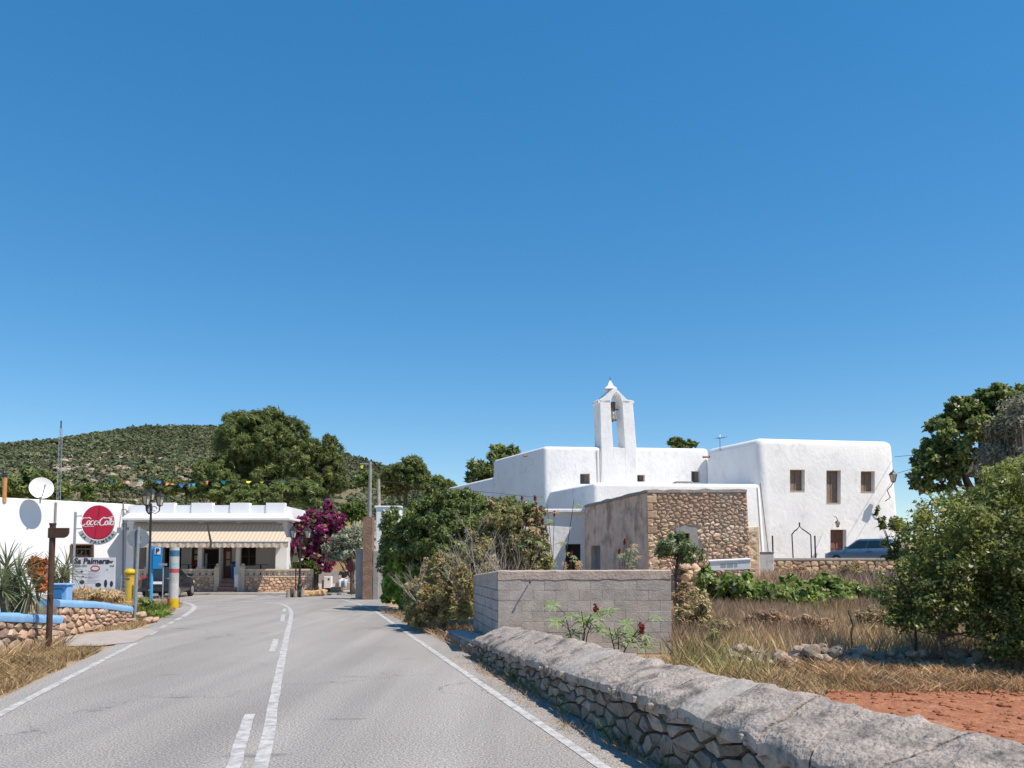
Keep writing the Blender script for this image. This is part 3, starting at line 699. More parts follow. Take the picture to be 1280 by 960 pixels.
# two piers plus arch as one outline; the sill closes the opening below
front = MB(); front.prism(poly, dep); bg_ = front.build('bell_gable', M['plaster'], ch, bevel=.035)
MB().prism([g(766.0, 606), g(782.0, 606), g(781.0, 559.8), g(766.8, 559.8)], dep * .99).build('gable_sill', M['plaster'], bg_)
MB().prism([g(747.8, 500.4) , g(764.0, 500.4), g(763.8, 503.2), g(747.8, 503.2)], dep * 1.08).build('cornice', M['plaster'], bg_)
MB().prism([g(777.8, 500.9), g(792.6, 500.9), g(792.6, 503.7), g(778.0, 503.7)], dep * 1.08).build('cornice', M['plaster'], bg_)
ap = g(767, 484.5) + dep * .5; bw = .42
mb = MB(); mb.loft([[ap + Vector((-bw, -bw, -.04)), ap + Vector((bw, -bw, -.04)), ap + Vector((bw, bw, -.04)), ap + Vector((-bw, bw, -.04))],
                   [ap + Vector((-.2, -.2, .18)), ap + Vector((.2, -.2, .18)), ap + Vector((.2, .2, .18)), ap + Vector((-.2, .2, .18))],
                   [ap + Vector((-.05, -.05, .56)), ap + Vector((.05, -.05, .56)), ap + Vector((.05, .05, .56)), ap + Vector((-.05, .05, .56))]]); mb.build('finial', M['plaster'], bg_)
mb = MB(); mb.tube([ap + Vector((0, 0, .5)), ap + Vector((0, 0, .82))], .014, 5); mb.tube([ap + Vector((-.07, 0, .72)), ap + Vector((.07, 0, .72))], .012, 5); mb.build('cross', M['darkiron'], bg_)
bc = g(769.0, 517) + dep * .42
mb = MB(); mb.lathe(bc + Vector((0, 0, -.42)), [(.30, 0), (.31, .04), (.25, .16), (.2, .36), (.17, .52), (.09, .6), (.02, .62)], 16); be = mb.build('bell', M['bronze'], ch, smooth=True)
mb = MB(); mb.obox(bc + Vector((-.06, 0, .55)), (.26, 0, 0), (0, .09, 0), (0, 0, .32)); mb.tube([bc + Vector((-.42, 0, .34)), bc + Vector((.42, 0, .34))], .05, 6); mb.build('yoke', M['wood'], be, bevel=.03)
mb = MB(); mb.tube([bc + Vector((0, 0, -.1)), bc + Vector((0, 0, -.5))], [.025, .05], 6); mb.build('clapper', M['darkiron'], be)
mb = MB(); mb.tube([g(751.2, 603) + Vector((-.05, -.1, 0)), g(750.4, 557) + Vector((-.05, -.1, 0))], .035, 6); mb.build('drain_pipe', M['greywall'], ch)
mb = MB(); mb.tube([P(950.2, 604, 47.6), P(960.4, 690, 47.55)], .03, 6); mb.build('rain_pipe', M['greywall'], ch)
# water spouts and small roof gear
for px, py, Y in ((657.5, 569.5, 55.0), (881.5, 571, 53.0)):
    q = P(px, py, Y); MB().tube([q + Vector((.3, .1, 0)), q + Vector((-.18, -.12, -.03))], .07, 8).build('spout', M['tilered'], ch)
t = thing('roof_aerial', 'thin television aerial on the church roof left of the tall block', 'aerial', P(900, 552, 52))
mb = MB(); q = P(900, 556, 52); mb.tube([q - Vector((0, 0, .4)), q + Vector((0, 0, .48))], .018, 5)
mb.tube([q + Vector((-.22, 0, .42)), q + Vector((.35, .1, .48))], .018, 4)
for i in range(5): mb.tube([q + Vector((-.3 + i * .18, -.2, .43 + i * .02)), q + Vector((-.3 + i * .18, .2, .43 + i * .02))], .014, 4)
mb.build('aerial', M['darkiron'], t); mb = MB(); mb.box(q.x - .04, q.x + .04, 51.93, 52.03, q.z + .5, q.z + .66); mb.build('amplifier', M['white'], t)
# lantern at the block corner, lamp over the door
def lantern(name, label, c, arm, parent=None, s=1.0, hang=False):
    t = parent or thing(name, label, 'lamp', c)
    c = Vector(c); mb = MB()
    mb.lathe(c, [(.02, -.30 * s), (.09 * s, -.27 * s), (.12 * s, -.24 * s)], 6); mb.lathe(c, [(.27 * s, .16 * s), (.16 * s, .30 * s), (.06 * s, .36 * s), (.02 * s, .48 * s)], 6)
    for k in range(6):
        a = 2 * math.pi * k / 6; mb.tube([c + Vector((.12 * s * math.cos(a), .12 * s * math.sin(a), -.25 * s)), c + Vector((.22 * s * math.cos(a), .22 * s * math.sin(a), .17 * s))], .014 * s, 4)
    fr = mb.build('lantern_frame', M['darkiron'], t)
    MB().lathe(c, [(.105 * s, -.235 * s), (.20 * s, .155 * s)], 6).build('lantern_glass', M['lampglass'], fr if parent is None else fr)
    if arm: mb = MB(); mb.tube([Vector(p) for p in arm], .025 * s, 6); mb.build('bracket', M['darkiron'], t)
    return t
q = P(1116.5, 597, 48.6)
lantern('wall_lantern', 'iron lantern on a curled bracket at the right corner of the white block', q, [q + Vector((.0, 0, -.28)), q + Vector((-.1, .1, -.5)), q + Vector((-.25, .3, -.75)), q + Vector((-.05, .35, -1.2)), q + Vector((-.25, .6, -1.4))], s=1.05)
q = P(1047, 655.5, 47.9)
lantern('door_lamp', 'small dark lamp above the red church door', q, [q + Vector((0, 0, .2)), q + Vector((0, .15, .45)), q + Vector((0, .5, .5))], s=.62)

# ================================================================== STONE HOUSE
C0, C1, CB = P(809, 611, 28.0), P(933, 608.5, 27.8), P(731, 630, 35.9); C2 = C1 + (CB - C0)
ZH = 4.12
sh = thing('stone_house', 'small flat roofed rubble stone house with one tiny window below the church', 'house', (6, 31, 0))
hb = [C0 + Vector((.06, -.05, 0)), C1 + Vector((.15, -.05, 0)), C2, CB]
core = MB(); core.loft([[V2(p, -.1) for p in hb], [V2(p, ZH - .1) for p in (C0, C1, C2, CB)]]); core = core.build('wall', M['render_brown'], sh)
HF = V2(C1, 0) - V2(C0, 0); HL = HF.length; hu = HF.normalized(); hn = face_n(C0, C1)
# recess for window and door
p0 = V2(C0, 2); nin = -hn
wq = (847.5, 667, 861.5, 681); c, mb1 = wbox(*wq, p0, hn, .45)
lf = face_n(CB, C0); lf = lf if lf.x < 0 else -lf
nin = -lf; p1 = V2(C0, 2); cd, mb2 = wbox(739, 682, 750.5, 722, p1, lf, .3)
cut(core, [mb1, mb2])
MB().prism([p - lf * .2 for p in cd], -lf * .05).build('door', pm('blue_grey_door', (.17, .21, .25), (.13, .165, .20), scale=4, rough=.7, bump=.3, stretch=(6, 6, .6)), sh)
nin = -hn
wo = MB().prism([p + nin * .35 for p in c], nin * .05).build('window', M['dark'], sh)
# lime surround, set as a ring of four slabs round the opening
def su(px, py): return RP(px, py, p0, hn)
ringo = [su(841, 690), su(874, 693), su(871, 660), (su(845, 656))]
ringi = [su(*q) for q in ((847.2, 681.4), (861.8, 681.4), (861.8, 666.6), (847.2, 666.6))]
for i in range(4):
    MB().prism([p - nin * .0 for p in (ringo[i], ringo[(i + 1) % 4], ringi[(i + 1) % 4], ringi[i])], -nin * (.045 + .004 * i)).build('lime_surround', pm('grey_lime', (.40, .385, .36), (.32, .30, .28), scale=5, rough=1, bump=.5) if i == 0 else bpy.data.materials['grey_lime'], wo)
def hframe(u, v, d): 
    bt = 1 - v / ZH
    return V2(C0, 0) + hu * (u + (.06 + .09 * u / HL) * bt) + Vector((0, 0, v)) + hn * (d + .05 * bt)
ws = [(su(841, 690) - V2(C0, 0)).dot(hu), (su(874, 690) - V2(C0, 0)).dot(hu), su(841, 692).z, su(841, 657).z]
cells = rubble_cells(HL, ZH - .12, .195, .13, rng, .46)
stones_on(hframe, cells, M['housestone'], sh, rng, .008, .055, skip=lambda x, z: (ws[0] - .02 < x < ws[1] + .02 and ws[2] < z < ws[3]) or z < .7, limit=299)
# quoin stones at the near corner and the ragged parapet
for i in range(12):
    z = .8 + i * .27; wd = .34 if i % 2 else .2
    mb = MB(); cc = V2(C0, z) + hu * (wd / 2 - .03 + .05 * (1 - z / ZH)) + hn * (.0); mb.obox(cc, hu * (wd / 2), hn * .075, (0, 0, .125)); mb.build('quoin', M['housestone'], sh, bevel=.025)
# ragged roof edge slab
rv = []
for (a, b_) in ((C0, C1), (C0, CB)):
    mb = MB(); nn_ = hn if b_ is C1 else lf; rings = []
    for i in range(13):
        p = lerp(a, b_, i / 12); h_ = .085 + .05 * N3(i * .8, 4 if b_ is C1 else 9); o_ = .07 + .03 * N3(i * 1.1, 7)
        rings.append([V2(p, ZH - .12) + nn_ * o_, V2(p, ZH - .12 + h_ * 1.3) + nn_ * (o_ - .02), V2(p, ZH - .1 + h_ * 1.4) - nn_ * .4, V2(p, ZH - .12) - nn_ * .4])
    mb.loft(rings); mb.build('roof_edge', M['concrete'] if b_ is C0 else pm('roof_edge_grey', (.34, .30, .265), (.22, .195, .175), scale=4, rough=1, bump=.6) if 'roof_edge_grey' not in bpy.data.materials else bpy.data.materials['roof_edge_grey'], sh)
MB().prism([V2(p, ZH - .11) for p in (C0, C1, C2, CB)], (0, 0, .06)).build('roof', M['pave'], sh)
# rubble buttress at the right end
bp0, bp1 = P(934, 658, 27.95), P(945, 658, 27.9)
mb = MB(); mb.prism([V2(bp0, .2), V2(bp1, .2) + Vector((.12, 0, 0)), V2(bp1, .2) + Vector((.5, 2.5, 0)), V2(bp0, .2) + Vector((.3, 2.5, 0))], (0, 0, bp0.z - .2)); mb.build('buttress', M['housestone'], sh, bevel=.03)
bf = lambda u, v, d: V2(bp0, .3) + Vector((u, -d, v))
stones_on(bf, rubble_cells((bp1 - bp0).x + .05, bp0.z - .3, .26, .2, rng), M['housestone'], sh, rng, .01, .04, name='buttress_stone')

# ================================================================== CONCRETE BLOCK ENCLOSURE
B0, B1, B2 = P(622.5, 713, 14.2), P(838.5, 711, 14.25), P(592, 718.5, 17.6)
be_ = thing('block_enclosure', 'grey concrete block enclosure standing behind the low roadside wall', 'wall', (1.2, 15, 0))
ZB_ = B0.z; th = .19
W_ = (V2(B1, 0) - V2(B0, 0)); WL = W_.length; wu = W_.normalized(); wnm = face_n(B0, B1)
mb = MB(); mb.prism([V2(B0, -.1) - wnm * .004, V2(B1, -.1) - wnm * .004, V2(B1, -.1) - wnm * th, V2(B0, -.1) - wnm * th], (0, 0, ZB_ + .1 - .02)); mb.build('mortar_core', M['blockmortar'], be_)
L_ = V2(B2, 0) - V2(B0, 0); LL = L_.length; lu = L_.normalized(); ln = Vector((-lu.y, lu.x, 0)); ln = ln if ln.x < 0 else -ln
mb = MB(); q0, q1 = V2(B0, -.1) - wnm * (th + .004) - ln * .012, V2(B2, -.1) - ln * .012
mb.loft([[q0, q1, q1 - ln * th, q0 - ln * th], [q0 + Vector((0, 0, ZB_ + .08)), q1 + Vector((0, 0, B2.z + .06)), q1 - ln * th + Vector((0, 0, B2.z + .06)), q0 - ln * th + Vector((0, 0, ZB_ + .08))]]); mb.build('side_core', M['blockmortar'], be_)
ch_ = .186; nc = 7; bwid = .41
blockmesh = {}
def cblock(o_, ux, nrm, wlen, hgt, name='block'):
    mb = MB(); j = lambda s: rng.uniform(-s, s)
    a = o_ + nrm * (.003 + j(.003)); pts = [a, a + ux * wlen, a + ux * wlen + Vector((0, 0, hgt)), a + Vector((0, 0, hgt))]
    pts = [p + ux * j(.004) + Vector((0, 0, j(.004))) for p in pts]
    mb.prism(pts, -nrm * .06); mb.build(name, M['block'], be_, bevel=.004, seg=1)
for j in range(nc):
    x = -bwid / 2 if j % 2 else 0.0
    while x < WL - .03:
        x0 = max(x, 0) + .0015; x1 = min(x + bwid, WL) - .002
        if x1 - x0 > .05: cblock(V2(B0, j * ch_ + .0015) + wu * x0, wu, wnm, x1 - x0, ch_ - .003)
        x += bwid
for j in range(nc):
    x = -.2 if (j + 1) % 2 else 0.0
    while x < LL - .03:
        x0 = max(x, .02) + .005; x1 = min(x + bwid, LL) - .006
        top = lerp(ZB_, B2.z, (x0 + x1) / 2 / LL)
        if x1 - x0 > .05 and (j + 1) * ch_ < top - .02: cblock(V2(B0, j * ch_ + .005) + lu * x0, lu, ln, x1 - x0, ch_ - .010)
        x += bwid
# mortar bed on top of the wall, uneven
def bed(a, b_, nrm, z0, zt0, zt1, name):
    rings = []
    for i in range(25):
        p = lerp(a, b_, i / 24); z1 = lerp(zt0, zt1, i / 24) + .012 * N3(i * .7, z0 * 3); zl = lerp(z0, z0 + zt1 - zt0, i / 24) + .025 * N3(i * .55, 31)
        oo = .012 + .006 * N3(i * .9, 77)
        rings.append([V2(p, zl) + nrm * oo, V2(p, z1 - .02) + nrm * oo, V2(p, z1) - nrm * .02, V2(p, z1) - nrm * (th - .01), V2(p, zl) - nrm * (th - .01)])
    MB().loft(rings).build(name, M['blockmortar'], be_)
bed(B0, B1 + wu * .0, wnm, nc * ch_, ZB_, ZB_ + .01, 'mortar_bed'); bed(B0 + lu * .002, B2, ln, nc * ch_, ZB_ - .003, B2.z, 'mortar_bed')
t = thing('iron_peg', 'rusty iron peg sticking out of the block wall near its left end', 'peg', P(662, 728, 14.2))
q = P(662, 728, 14.19); mb = MB(); mb.tube([q, q + wnm * .13 + Vector((.0, 0, .02))], .012, 6); mb.build('shaft', M['brownmetal'], t); mb = MB(); mb.tube([q + wnm * .125, q + wnm * .15], .02, 6); mb.build('head', M['brownmetal'], t)

# ================================================================== NEAR STONE WALL with concrete coping
nw = thing('roadside_wall', 'low dry stone roadside wall with cracked sloping concrete coping', 'wall', (1, 8, 0))
ZF = [(-1, .56), (2.5, .56), (4.58, .54), (7.0, .505), (9.46, .41), (11.5, .35), (13.9, .29)]
ZK = [(-1, .80), (2.5, .80), (3.7, .775), (5.3, .74), (7.4, .68), (8.9, .66), (11.3, .62), (13.9, .50)]
nwN = Vector((.969, .246, 0)); nwD = Vector((-.246, .969, 0)); WW = .50
def wp(y, z, back=0.0): return Vector((wallx(y), y, z)) + nwN * back
rings = []
for y in np.arange(-1, 13.7, .5):
    zf, zk = interp(ZF, y), interp(ZK, y)
    rings.append([wp(y, -.15, .03), wp(y, zf - .02, .05), wp(y, zk - .06, WW - .04), wp(y, -.15, WW)])
MB().loft(rings).build('wall_core', M['mortar_dark'], nw)
YT = 13.75
def nframe(u, v, d):
    y = YT - u * .974; zf = interp(ZF, y) - .03
    return wp(y, v / .66 * zf, 0.04 * v / .66) - nwN * d
L_len = (YT - 2.2) / .974
stones_on(nframe, rubble_cells(L_len, .66, .26, .155, rng, .5), M['wallstone'], nw, rng, .010, .075, limit=299, bulge=.12, rc=.11, fl=(.80, .94))
sk0 = 0
cuts = [13.8, 12.2, 11.1, 10.2, 9.2, 8.75, 7.5, 6.7, 6.3, 5.9, 5.2, 4.75, 4.1, 3.3, 1.2]
for a, c in zip(cuts[:-1], cuts[1:]):
    nu = max(5, int((a - c) / .07)); nvv = 10; Vv = []; F = []
    tilt = rng.uniform(-.012, .012); lift = rng.uniform(-.007, .007); skew = rng.uniform(-.35, .35)
    for i in range(nu + 1):
        for j in range(nvv + 1):
            t_ = i / nu; s_ = j / nvv; y = lerp(a - .008, c + .008, t_) + lerp(sk0, skew, t_) * (s_ - .5) + .05 * lerp(N3(s_ * 3, a), N3(s_ * 3, c), t_)
            zf, zk = interp(ZF, y), interp(ZK, y)
            e = N3(y * 3.0, s_ * 2, 3) * .018 + N3(y * 9, s_ * 5, 8) * .012 + N3(y * 22, s_ * 11, 5) * .010 - .035 * max(0, N3(y * 2.1 + 3, s_ * 3.1, 41) - .28) 
            prof = lerp(zf, zk, s_) + .004 * math.sin(s_ * math.pi) + .02 + s_ ** 3 * (.03 * N3(y * 3.3, 8.8) + .022 * N3(y * 8.5, 2.9))
            dn = 0
            if j == 0: dn = -.03 + N3(y * 7, 1.3) * .03
            if j == nvv: dn = -.022
            bb = lerp(-.06, WW + .02, s_) + (N3(y * 6, 4.4) * .035 + N3(y * 17, 2.2) * .018) * (1 if j < 2 or j > nvv - 2 else 0)
            edge = min(t_, 1 - t_); dn -= .008 * max(0, 1 - edge * nu / 1.0)
            Vv.append(wp(y, prof + e + dn + lift + tilt * (t_ - .5), bb))
    k = nvv + 1
    F = [(i * k + j, i * k + j + 1, (i + 1) * k + j + 1, (i + 1) * k + j) for i in range(nu) for j in range(nvv)]
    nV = len(Vv); Vv += [v - Vector((0, 0, .075)) for v in Vv]
    F += [tuple(nV + x for x in reversed(f)) for f in F[:nu * nvv]]
    bd = [i * k for i in range(nu + 1)] + [nu * k + j for j in range(1, k)] + [i * k + nvv for i in range(nu - 1, -1, -1)] + [j for j in range(nvv - 1, 0, -1)]
    F += [(bd[i], bd[(i + 1) % len(bd)], nV + bd[(i + 1) % len(bd)], nV + bd[i]) for i in range(len(bd))]
    mb = MB(); mb.add(Vv, F); o = mb.build('coping_slab', M['concrete2'] if c in (5.9, 8.75) else M['concrete'], nw, smooth=True)
    try: o.data.set_sharp_from_angle(angle=math.radians(38))
    except Exception: pass
    sk0 = skew
# small broken stones caught under the coping edge
for i in range(60):
    y = rng.uniform(3, 13.4); z = interp(ZF, y) - .035; s = rng.uniform(.03, .065)
    mb = MB(); cc = wp(y, z + rng.uniform(-.03, .01), -.035); mb.lathe(cc, [(.01, -s * .6), (s, -s * .3), (s * .9, s * .3), (.01, s * .5)], 5)
    o = mb.build('chinking_stone', M['wallstone'], nw)
# broken kerb that goes on past the wall's end
kb = thing('broken_kerb', 'broken low concrete kerb beyond the far end of the stone wall', 'kerb', (-.9, 14.5, 0))
rings = []
for i in range(9):
    y = 13.85 + i * .42; h_ = .24 - .012 * i + .02 * N3(i, 2); x = wallx(y) + .02
    rings.append([(x, y, -.1), (x + .02, y, h_), (x + .42, y + .05, h_ + .03), (x + .46, y + .05, -.1)])
MB().loft(rings).build('kerb_body', M['concrete2'], kb, bevel=.02)
kf = lambda u, v, d: Vector((wallx(13.85 + u) + .02 - d, 13.85 + u, v))
stones_on(kf, rubble_cells(3.2, .17, .3, .16, rng), M['wallstone'], kb, rng, .012, .04)
# ================================================================== BAR
YB = 39.3
def bx(px, Y=YB): return P(px, 700, Y).x
bar = thing('bar_building', 'white single storey bar with two striped awnings and stepped parapet', 'building', (-15, 41, 0))
FLZ = .68
xl, xr = bx(160), bx(355)
mb = MB(); mb.box(xl, xr + .2, 39.55, 44, -.1, FLZ); mb.build('floor_slab', M['cream'], bar)
mb = MB(); mb.box(xl, xr, 42.3, 44, FLZ + .003, 3.55); bw_ = mb.build('back_wall', M['plaster_in'], bar)
holes = []
def bwbox(x0, y0, x1, y1, d=.25):
    q0, q1 = P(x0, y1, 42.3), P(x1, y0, 42.3)
    return (q0.x, q1.x, q0.z, q1.z), MB().box(q0.x, q1.x, 42.1, 42.3 + d, q0.z, q1.z)
specs = {'door': (278, 684, 290, 723), 'window': (301, 684, 320, 707), 'opening': (254, 686, 274, 723), 'glass': (239, 684, 249, 712), 'w2': (222.5, 684, 227, 716), 'w3': (205, 684, 212, 716), 'w4': (163, 684, 172, 714)}
R_ = {}
cs = []
for k_, q in specs.items(): R_[k_], mb = bwbox(*q); cs.append(mb)
cut(bw_, cs)
def panel(name, mat, rc, y, t=.05, parent=bar, bevel=0): return MB().box(rc[0], rc[1], y, y + t, rc[2], rc[3]).build(name, mat, parent, bevel=bevel)
d = panel('door', M['doorred'], R_['door'], 42.42)
x0, x1, z0, z1 = R_['door']
for zz in ((.62, .86), (.40, .58)): panel('notice', M['cream'], (x0 + .14, x1 - .12, lerp(z0, z1, zz[0]), lerp(z0, z1, zz[1])), 42.40, .012, d)
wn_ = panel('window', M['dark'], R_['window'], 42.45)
x0, x1, z0, z1 = R_['window']
for i in range(3): panel('frame', M['wood'], (lerp(x0, x1, i / 2) - .04, lerp(x0, x1, i / 2) + .04, z0, z1), 42.38, .06, wn_)
for i in range(3): panel('crossbar', M['wood'], (x0, x1, lerp(z0, z1, i / 2) - .025, lerp(z0, z1, i / 2) + .025), 42.39, .045, wn_)
for k_ in ('opening', 'glass', 'w2', 'w3', 'w4'):
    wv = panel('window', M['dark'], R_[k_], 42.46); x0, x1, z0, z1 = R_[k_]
    for xx in (x0, x1 - .06): panel('frame', M['wood'], (xx, xx + .06, z0, z1), 42.36, .09, wv)
    panel('frame', M['wood'], (x0 + .06, x1 - .06, z1 - .07, z1), 42.36, .09, wv)
x0, x1, z0, z1 = R_['glass']
for i, mt in enumerate(('inkred', 'cream', 'greyband')): panel('poster', M[mt], (x0 + .09, x1 - .1, lerp(z0, z1, .15 + .27 * i), lerp(z0, z1, .36 + .27 * i)), 42.44, .012)
q0 = P(252, 692, 42); panel('drinks_fridge', M['greyband'], (bx(254, 42.3) + .08, bx(258.5, 42.3), FLZ + .0, 2.0), 42.33, .1)
# side walls, pier, columns
MB().box(bx(341), xr, 39.75, 42.3, FLZ + .003, 3.55).build('end_pier', M['plaster_bar'], bar)
MB().box(xl - .25, xl + .12, 39.6, 44, 0, 3.55).build('side_wall', M['plaster_bar'], bar)
for px in (186.5, 250.5, 298):
    x = bx(px, 39.9); mb = MB(); mb.box(x - .105, x + .105, 39.80, 40.0, FLZ + .003, 3.55); mb.box(x - .165, x + .165, 39.75, 40.06, FLZ + .006, FLZ + .62); mb.build('column', M['plaster_bar'], bar, bevel=.015)
mb = MB(); mb.box(bx(273.5, 41), bx(275.5, 41), 41, 41.1, FLZ, 3.5); mb.build('post', M['plaster_bar'], bar)
# ceiling, beam, cornice, parapet
MB().box(xl - .2, xr + .05, 39.6, 44.05, 3.553, 4.3).build('roof_slab', M['plaster_bar'], bar)
zc0, zc1 = P(250, 650.5, 38.9).z, P(250, 641.5, 38.9).z
MB().box(xl, bx(364, 38.9), 38.55, 40.5, zc0, zc0 + .12).build('cornice', M['plaster_bar'], bar, bevel=.02)
MB().prism([(xl, 38.6, zc0 + .121), (bx(363, 38.9), 38.6, zc0 + .121), (bx(356, 39.3), 39.25, zc1), (xl, 39.25, zc1)], (0, .5, 0)).build('cornice_slope', M['plaster_bar'], bar)
MB().box(xl, xr, 39.3, 39.55, zc1 - .1, P(250, 631.5, 39.3).z).build('parapet', M['plaster_bar'], bar)
for a, c in ((186, 217), (238, 264.5), (286.5, 311), (331.5, 355.3)):
    z0, z1 = zc1 - .12, P(250, 628.6, 39.3).z
    MB().box(bx(a), bx(c), 39.24, 39.58, z0, z1).build('parapet_block', M['plaster_bar'], bar, bevel=.012)
# awnings: sloped cloth with a scalloped valance, cassette and arms
for (ta, tb, ba, bb_) in ((166, 257.6, 163, 261.6), (259.6, 352, 264.6, 360)):
    Yt, Yf = 39.2, 37.9; zt, zf = P(0, 656, Yt).z, P(0, 677.5, Yf).z; zv = P(0, 684.5, Yf).z
    V = []; F = []; n_ = 60
    for i in range(n_ + 1):
        t_ = i / n_
        for j in range(5):
            s_ = j / 4; sag = -.035 * math.sin(math.pi * s_)
            V.append((lerp(lerp(bx(ta, Yt), bx(tb, Yt), t_), lerp(bx(ba, Yf), bx(bb_, Yf), t_), s_), lerp(Yt, Yf, s_), lerp(zt, zf, s_) + sag))
    F = [(i * 5 + j, i * 5 + j + 1, i * 5 + j + 6, i * 5 + j + 5) for i in range(n_) for j in range(4)]
    nV = len(V); V += [(v[0], v[1], v[2] - .012) for v in V]; F += [tuple(nV + x for x in reversed(f)) for f in F[:n_ * 4]]
    aw = MB().add(V, F).build('awning', M['awning'], bar)
    V = []; F = []; n_ = 96
    for i in range(n_ + 1):
        x = lerp(bx(ba, Yf), bx(bb_, Yf), i / n_); sc = .035 * abs(math.sin(i * math.pi / 6))
        V += [(x, Yf - .004, zf), (x, Yf - .02 + .02 * math.sin(i * .7), zv + .03 - sc)]
    F = [(2 * i, 2 * i + 1, 2 * i + 3, 2 * i + 2) for i in range(n_)]
    nV = len(V); V += [(v[0], v[1] + .01, v[2]) for v in V]; F += [tuple(nV + x for x in reversed(f)) for f in F[:n_]]
    MB().add(V, F).build('valance', M['awning'], aw)
    MB().tube([(bx(ta, Yt), Yt + .02, zt + .03), (bx(tb, Yt), Yt + .02, zt + .03)], .06, 8).build('roller', M['galv'], aw)
    MB().tube([(bx(ba, Yf), Yf, zf), (bx(bb_, Yf), Yf, zf)], .028, 6).build('front_bar', M['galv'], aw)
    for t_ in (.04, .96):
        MB().tube([(lerp(bx(ta, Yt), bx(tb, Yt), t_), Yt, zt - .25), (lerp(bx(ba, Yf), bx(bb_, Yf), t_), Yf + .03, zf - .02)], .02, 5).build('arm', M['galv'], aw)
# terrace wall with pierced blocks
def terrace(px0, px1, y=39.3, name='terrace_wall', parent=bar, gate=True):
    xa, xb = bx(px0, y), bx(px1, y); z1 = .80
    w_ = MB().box(xa, xb, y, y + .22, -.05, z1).build(name, M['mortar_warm'], parent)
    stones_on(lambda u, v, d: Vector((xa + u, y - d, v + .06)), rubble_cells(xb - xa, z1 - .06, .24, .15, rng), M['terracestone'], w_, rng, .008, .03, name='stone', joined=True)
    MB().box(xa, xb, y - .03, y + .25, z1 + .001, z1 + .05).build('ledge', M['cream'], w_, bevel=.01)
    MB().box(xa - .02, xb, y - .03, y + .25, 1.13, 1.21).build('rail', M['cream'], w_, bevel=.01)
    n_ = max(1, round((xb - xa) / .31)); dx = (xb - xa) / n_
    proto = None
    for i in range(n_):
        if proto is None:
            mb = MB(); hs_ = dx / 2; zz = .165
            for (a, c, e, f) in ((-hs_, hs_, -zz, -zz + .035), (-hs_, hs_, zz - .035, zz), (-hs_, -hs_ + .035, -zz + .035, zz - .035), (hs_ - .035, hs_, -zz + .035, zz - .035)): mb.box(a, c, 0, .12, e, f)
            k = 10; ro, ri = .115, .065
            for q in range(k):
                a0_, a1_ = 2 * math.pi * q / k, 2 * math.pi * (q + 1) / k
                pl = [(ro * math.cos(a0_), .01, ro * math.sin(a0_)), (ro * math.cos(a1_), .01, ro * math.sin(a1_)), (ri * math.cos(a1_), .01, ri * math.sin(a1_)), (ri * math.cos(a0_), .01, ri * math.sin(a0_))]
                mb.prism(pl, (0, .10, 0))
            for sx_ in (-1, 1):
                for sz_ in (-1, 1): mb.obox((sx_ * .105, .06, sz_ * .115), (.03, 0, .03 * sz_ * sx_), (0, .05, 0), (-.012 * sx_ * sz_, 0, .012))
            off = OFF[parent.name]; proto = mb.build('pierced_block', M['cream'], None); me = proto.data; o = proto
        else: o = bpy.data.objects.new('pierced_block', me); COL.objects.link(o)
        o.parent = w_; o.location = Vector((xa + (i + .5) * dx, y + .05, .968)) - OFF[parent.name]
    return w_
M['terracestone'] = pm('terrace_stone', (.66, .43, .30), (.52, .31, .205), scale=4, rough=.95, bump=.5, island=.3, cc=(.56, .43, .33), cscale=3)
terrace(166, 269.5); terrace(306, 391)
for px in (272, 303.5):
    x = bx(px); mb = MB(); mb.box(x - .12, x + .12, 39.2, 39.5, -.05, 1.27); mb.build('gate_post', M['cream'], bar, bevel=.015)
    MB().lathe((x, 39.35, 1.275), [(.15, 0), (.15, .05), (.07, .09), (.1, .16), (.02, .22)], 10).build('finial', M['cream'], bar)
for i in range(4):
    MB().box(bx(273.5) + .1, bx(301.5) - .04, 39.15 - .3 * (3 - i) + .3, 39.9, -.02 if i == 0 else .17 * i + .002, .17 * (i + 1)).build('step', M['tilered'], bar, bevel=.01)
MB().box(bx(297), bx(301.5), 38.9, 39.6, 0, .95).build('stair_cheek', M['plaster_in'], bar)
t = thing('waste_bin', 'dark blue bin on the bar porch right of the door', 'bin', (bx(293, 41), 41, FLZ))
q = P(293, 716, 41); MB().lathe((q.x, 41, FLZ), [(.15, 0), (.2, .75), (.22, .76), (.22, .8)], 12).build('body', M['blue'], t); MB().lathe((q.x, 41, FLZ + .802), [(.22, 0), (.16, .08), (.02, .1)], 12).build('lid', M['cardark'], t)
# tables on the terrace, tops seen over the rail
for i, px in enumerate((215, 236, 262, 326)):
    lab = ['leftmost dark cafe table behind the bar terrace rail', 'second dark cafe table behind the bar terrace rail, between the posters', 'dark cafe table beside the bar terrace steps', 'dark cafe table behind the right terrace rail below the brown window'][i]
    t = thing('cafe_table', lab, 'table', (bx(px, 40.8), 40.8, FLZ), 'tables on the bar terrace'); x = bx(px, 40.8)
    MB().cyl((x, 40.8, FLZ + .72), .36, .03, 16).build('table_top', M['wood'], t); mb = MB(); mb.cyl((x, 40.8, FLZ + .03), .04, .69, 8); mb.build('stem', M['darkiron'], t); MB().cyl((x, 40.8, FLZ), .22, .03, 12).build('foot', M['darkiron'], t)

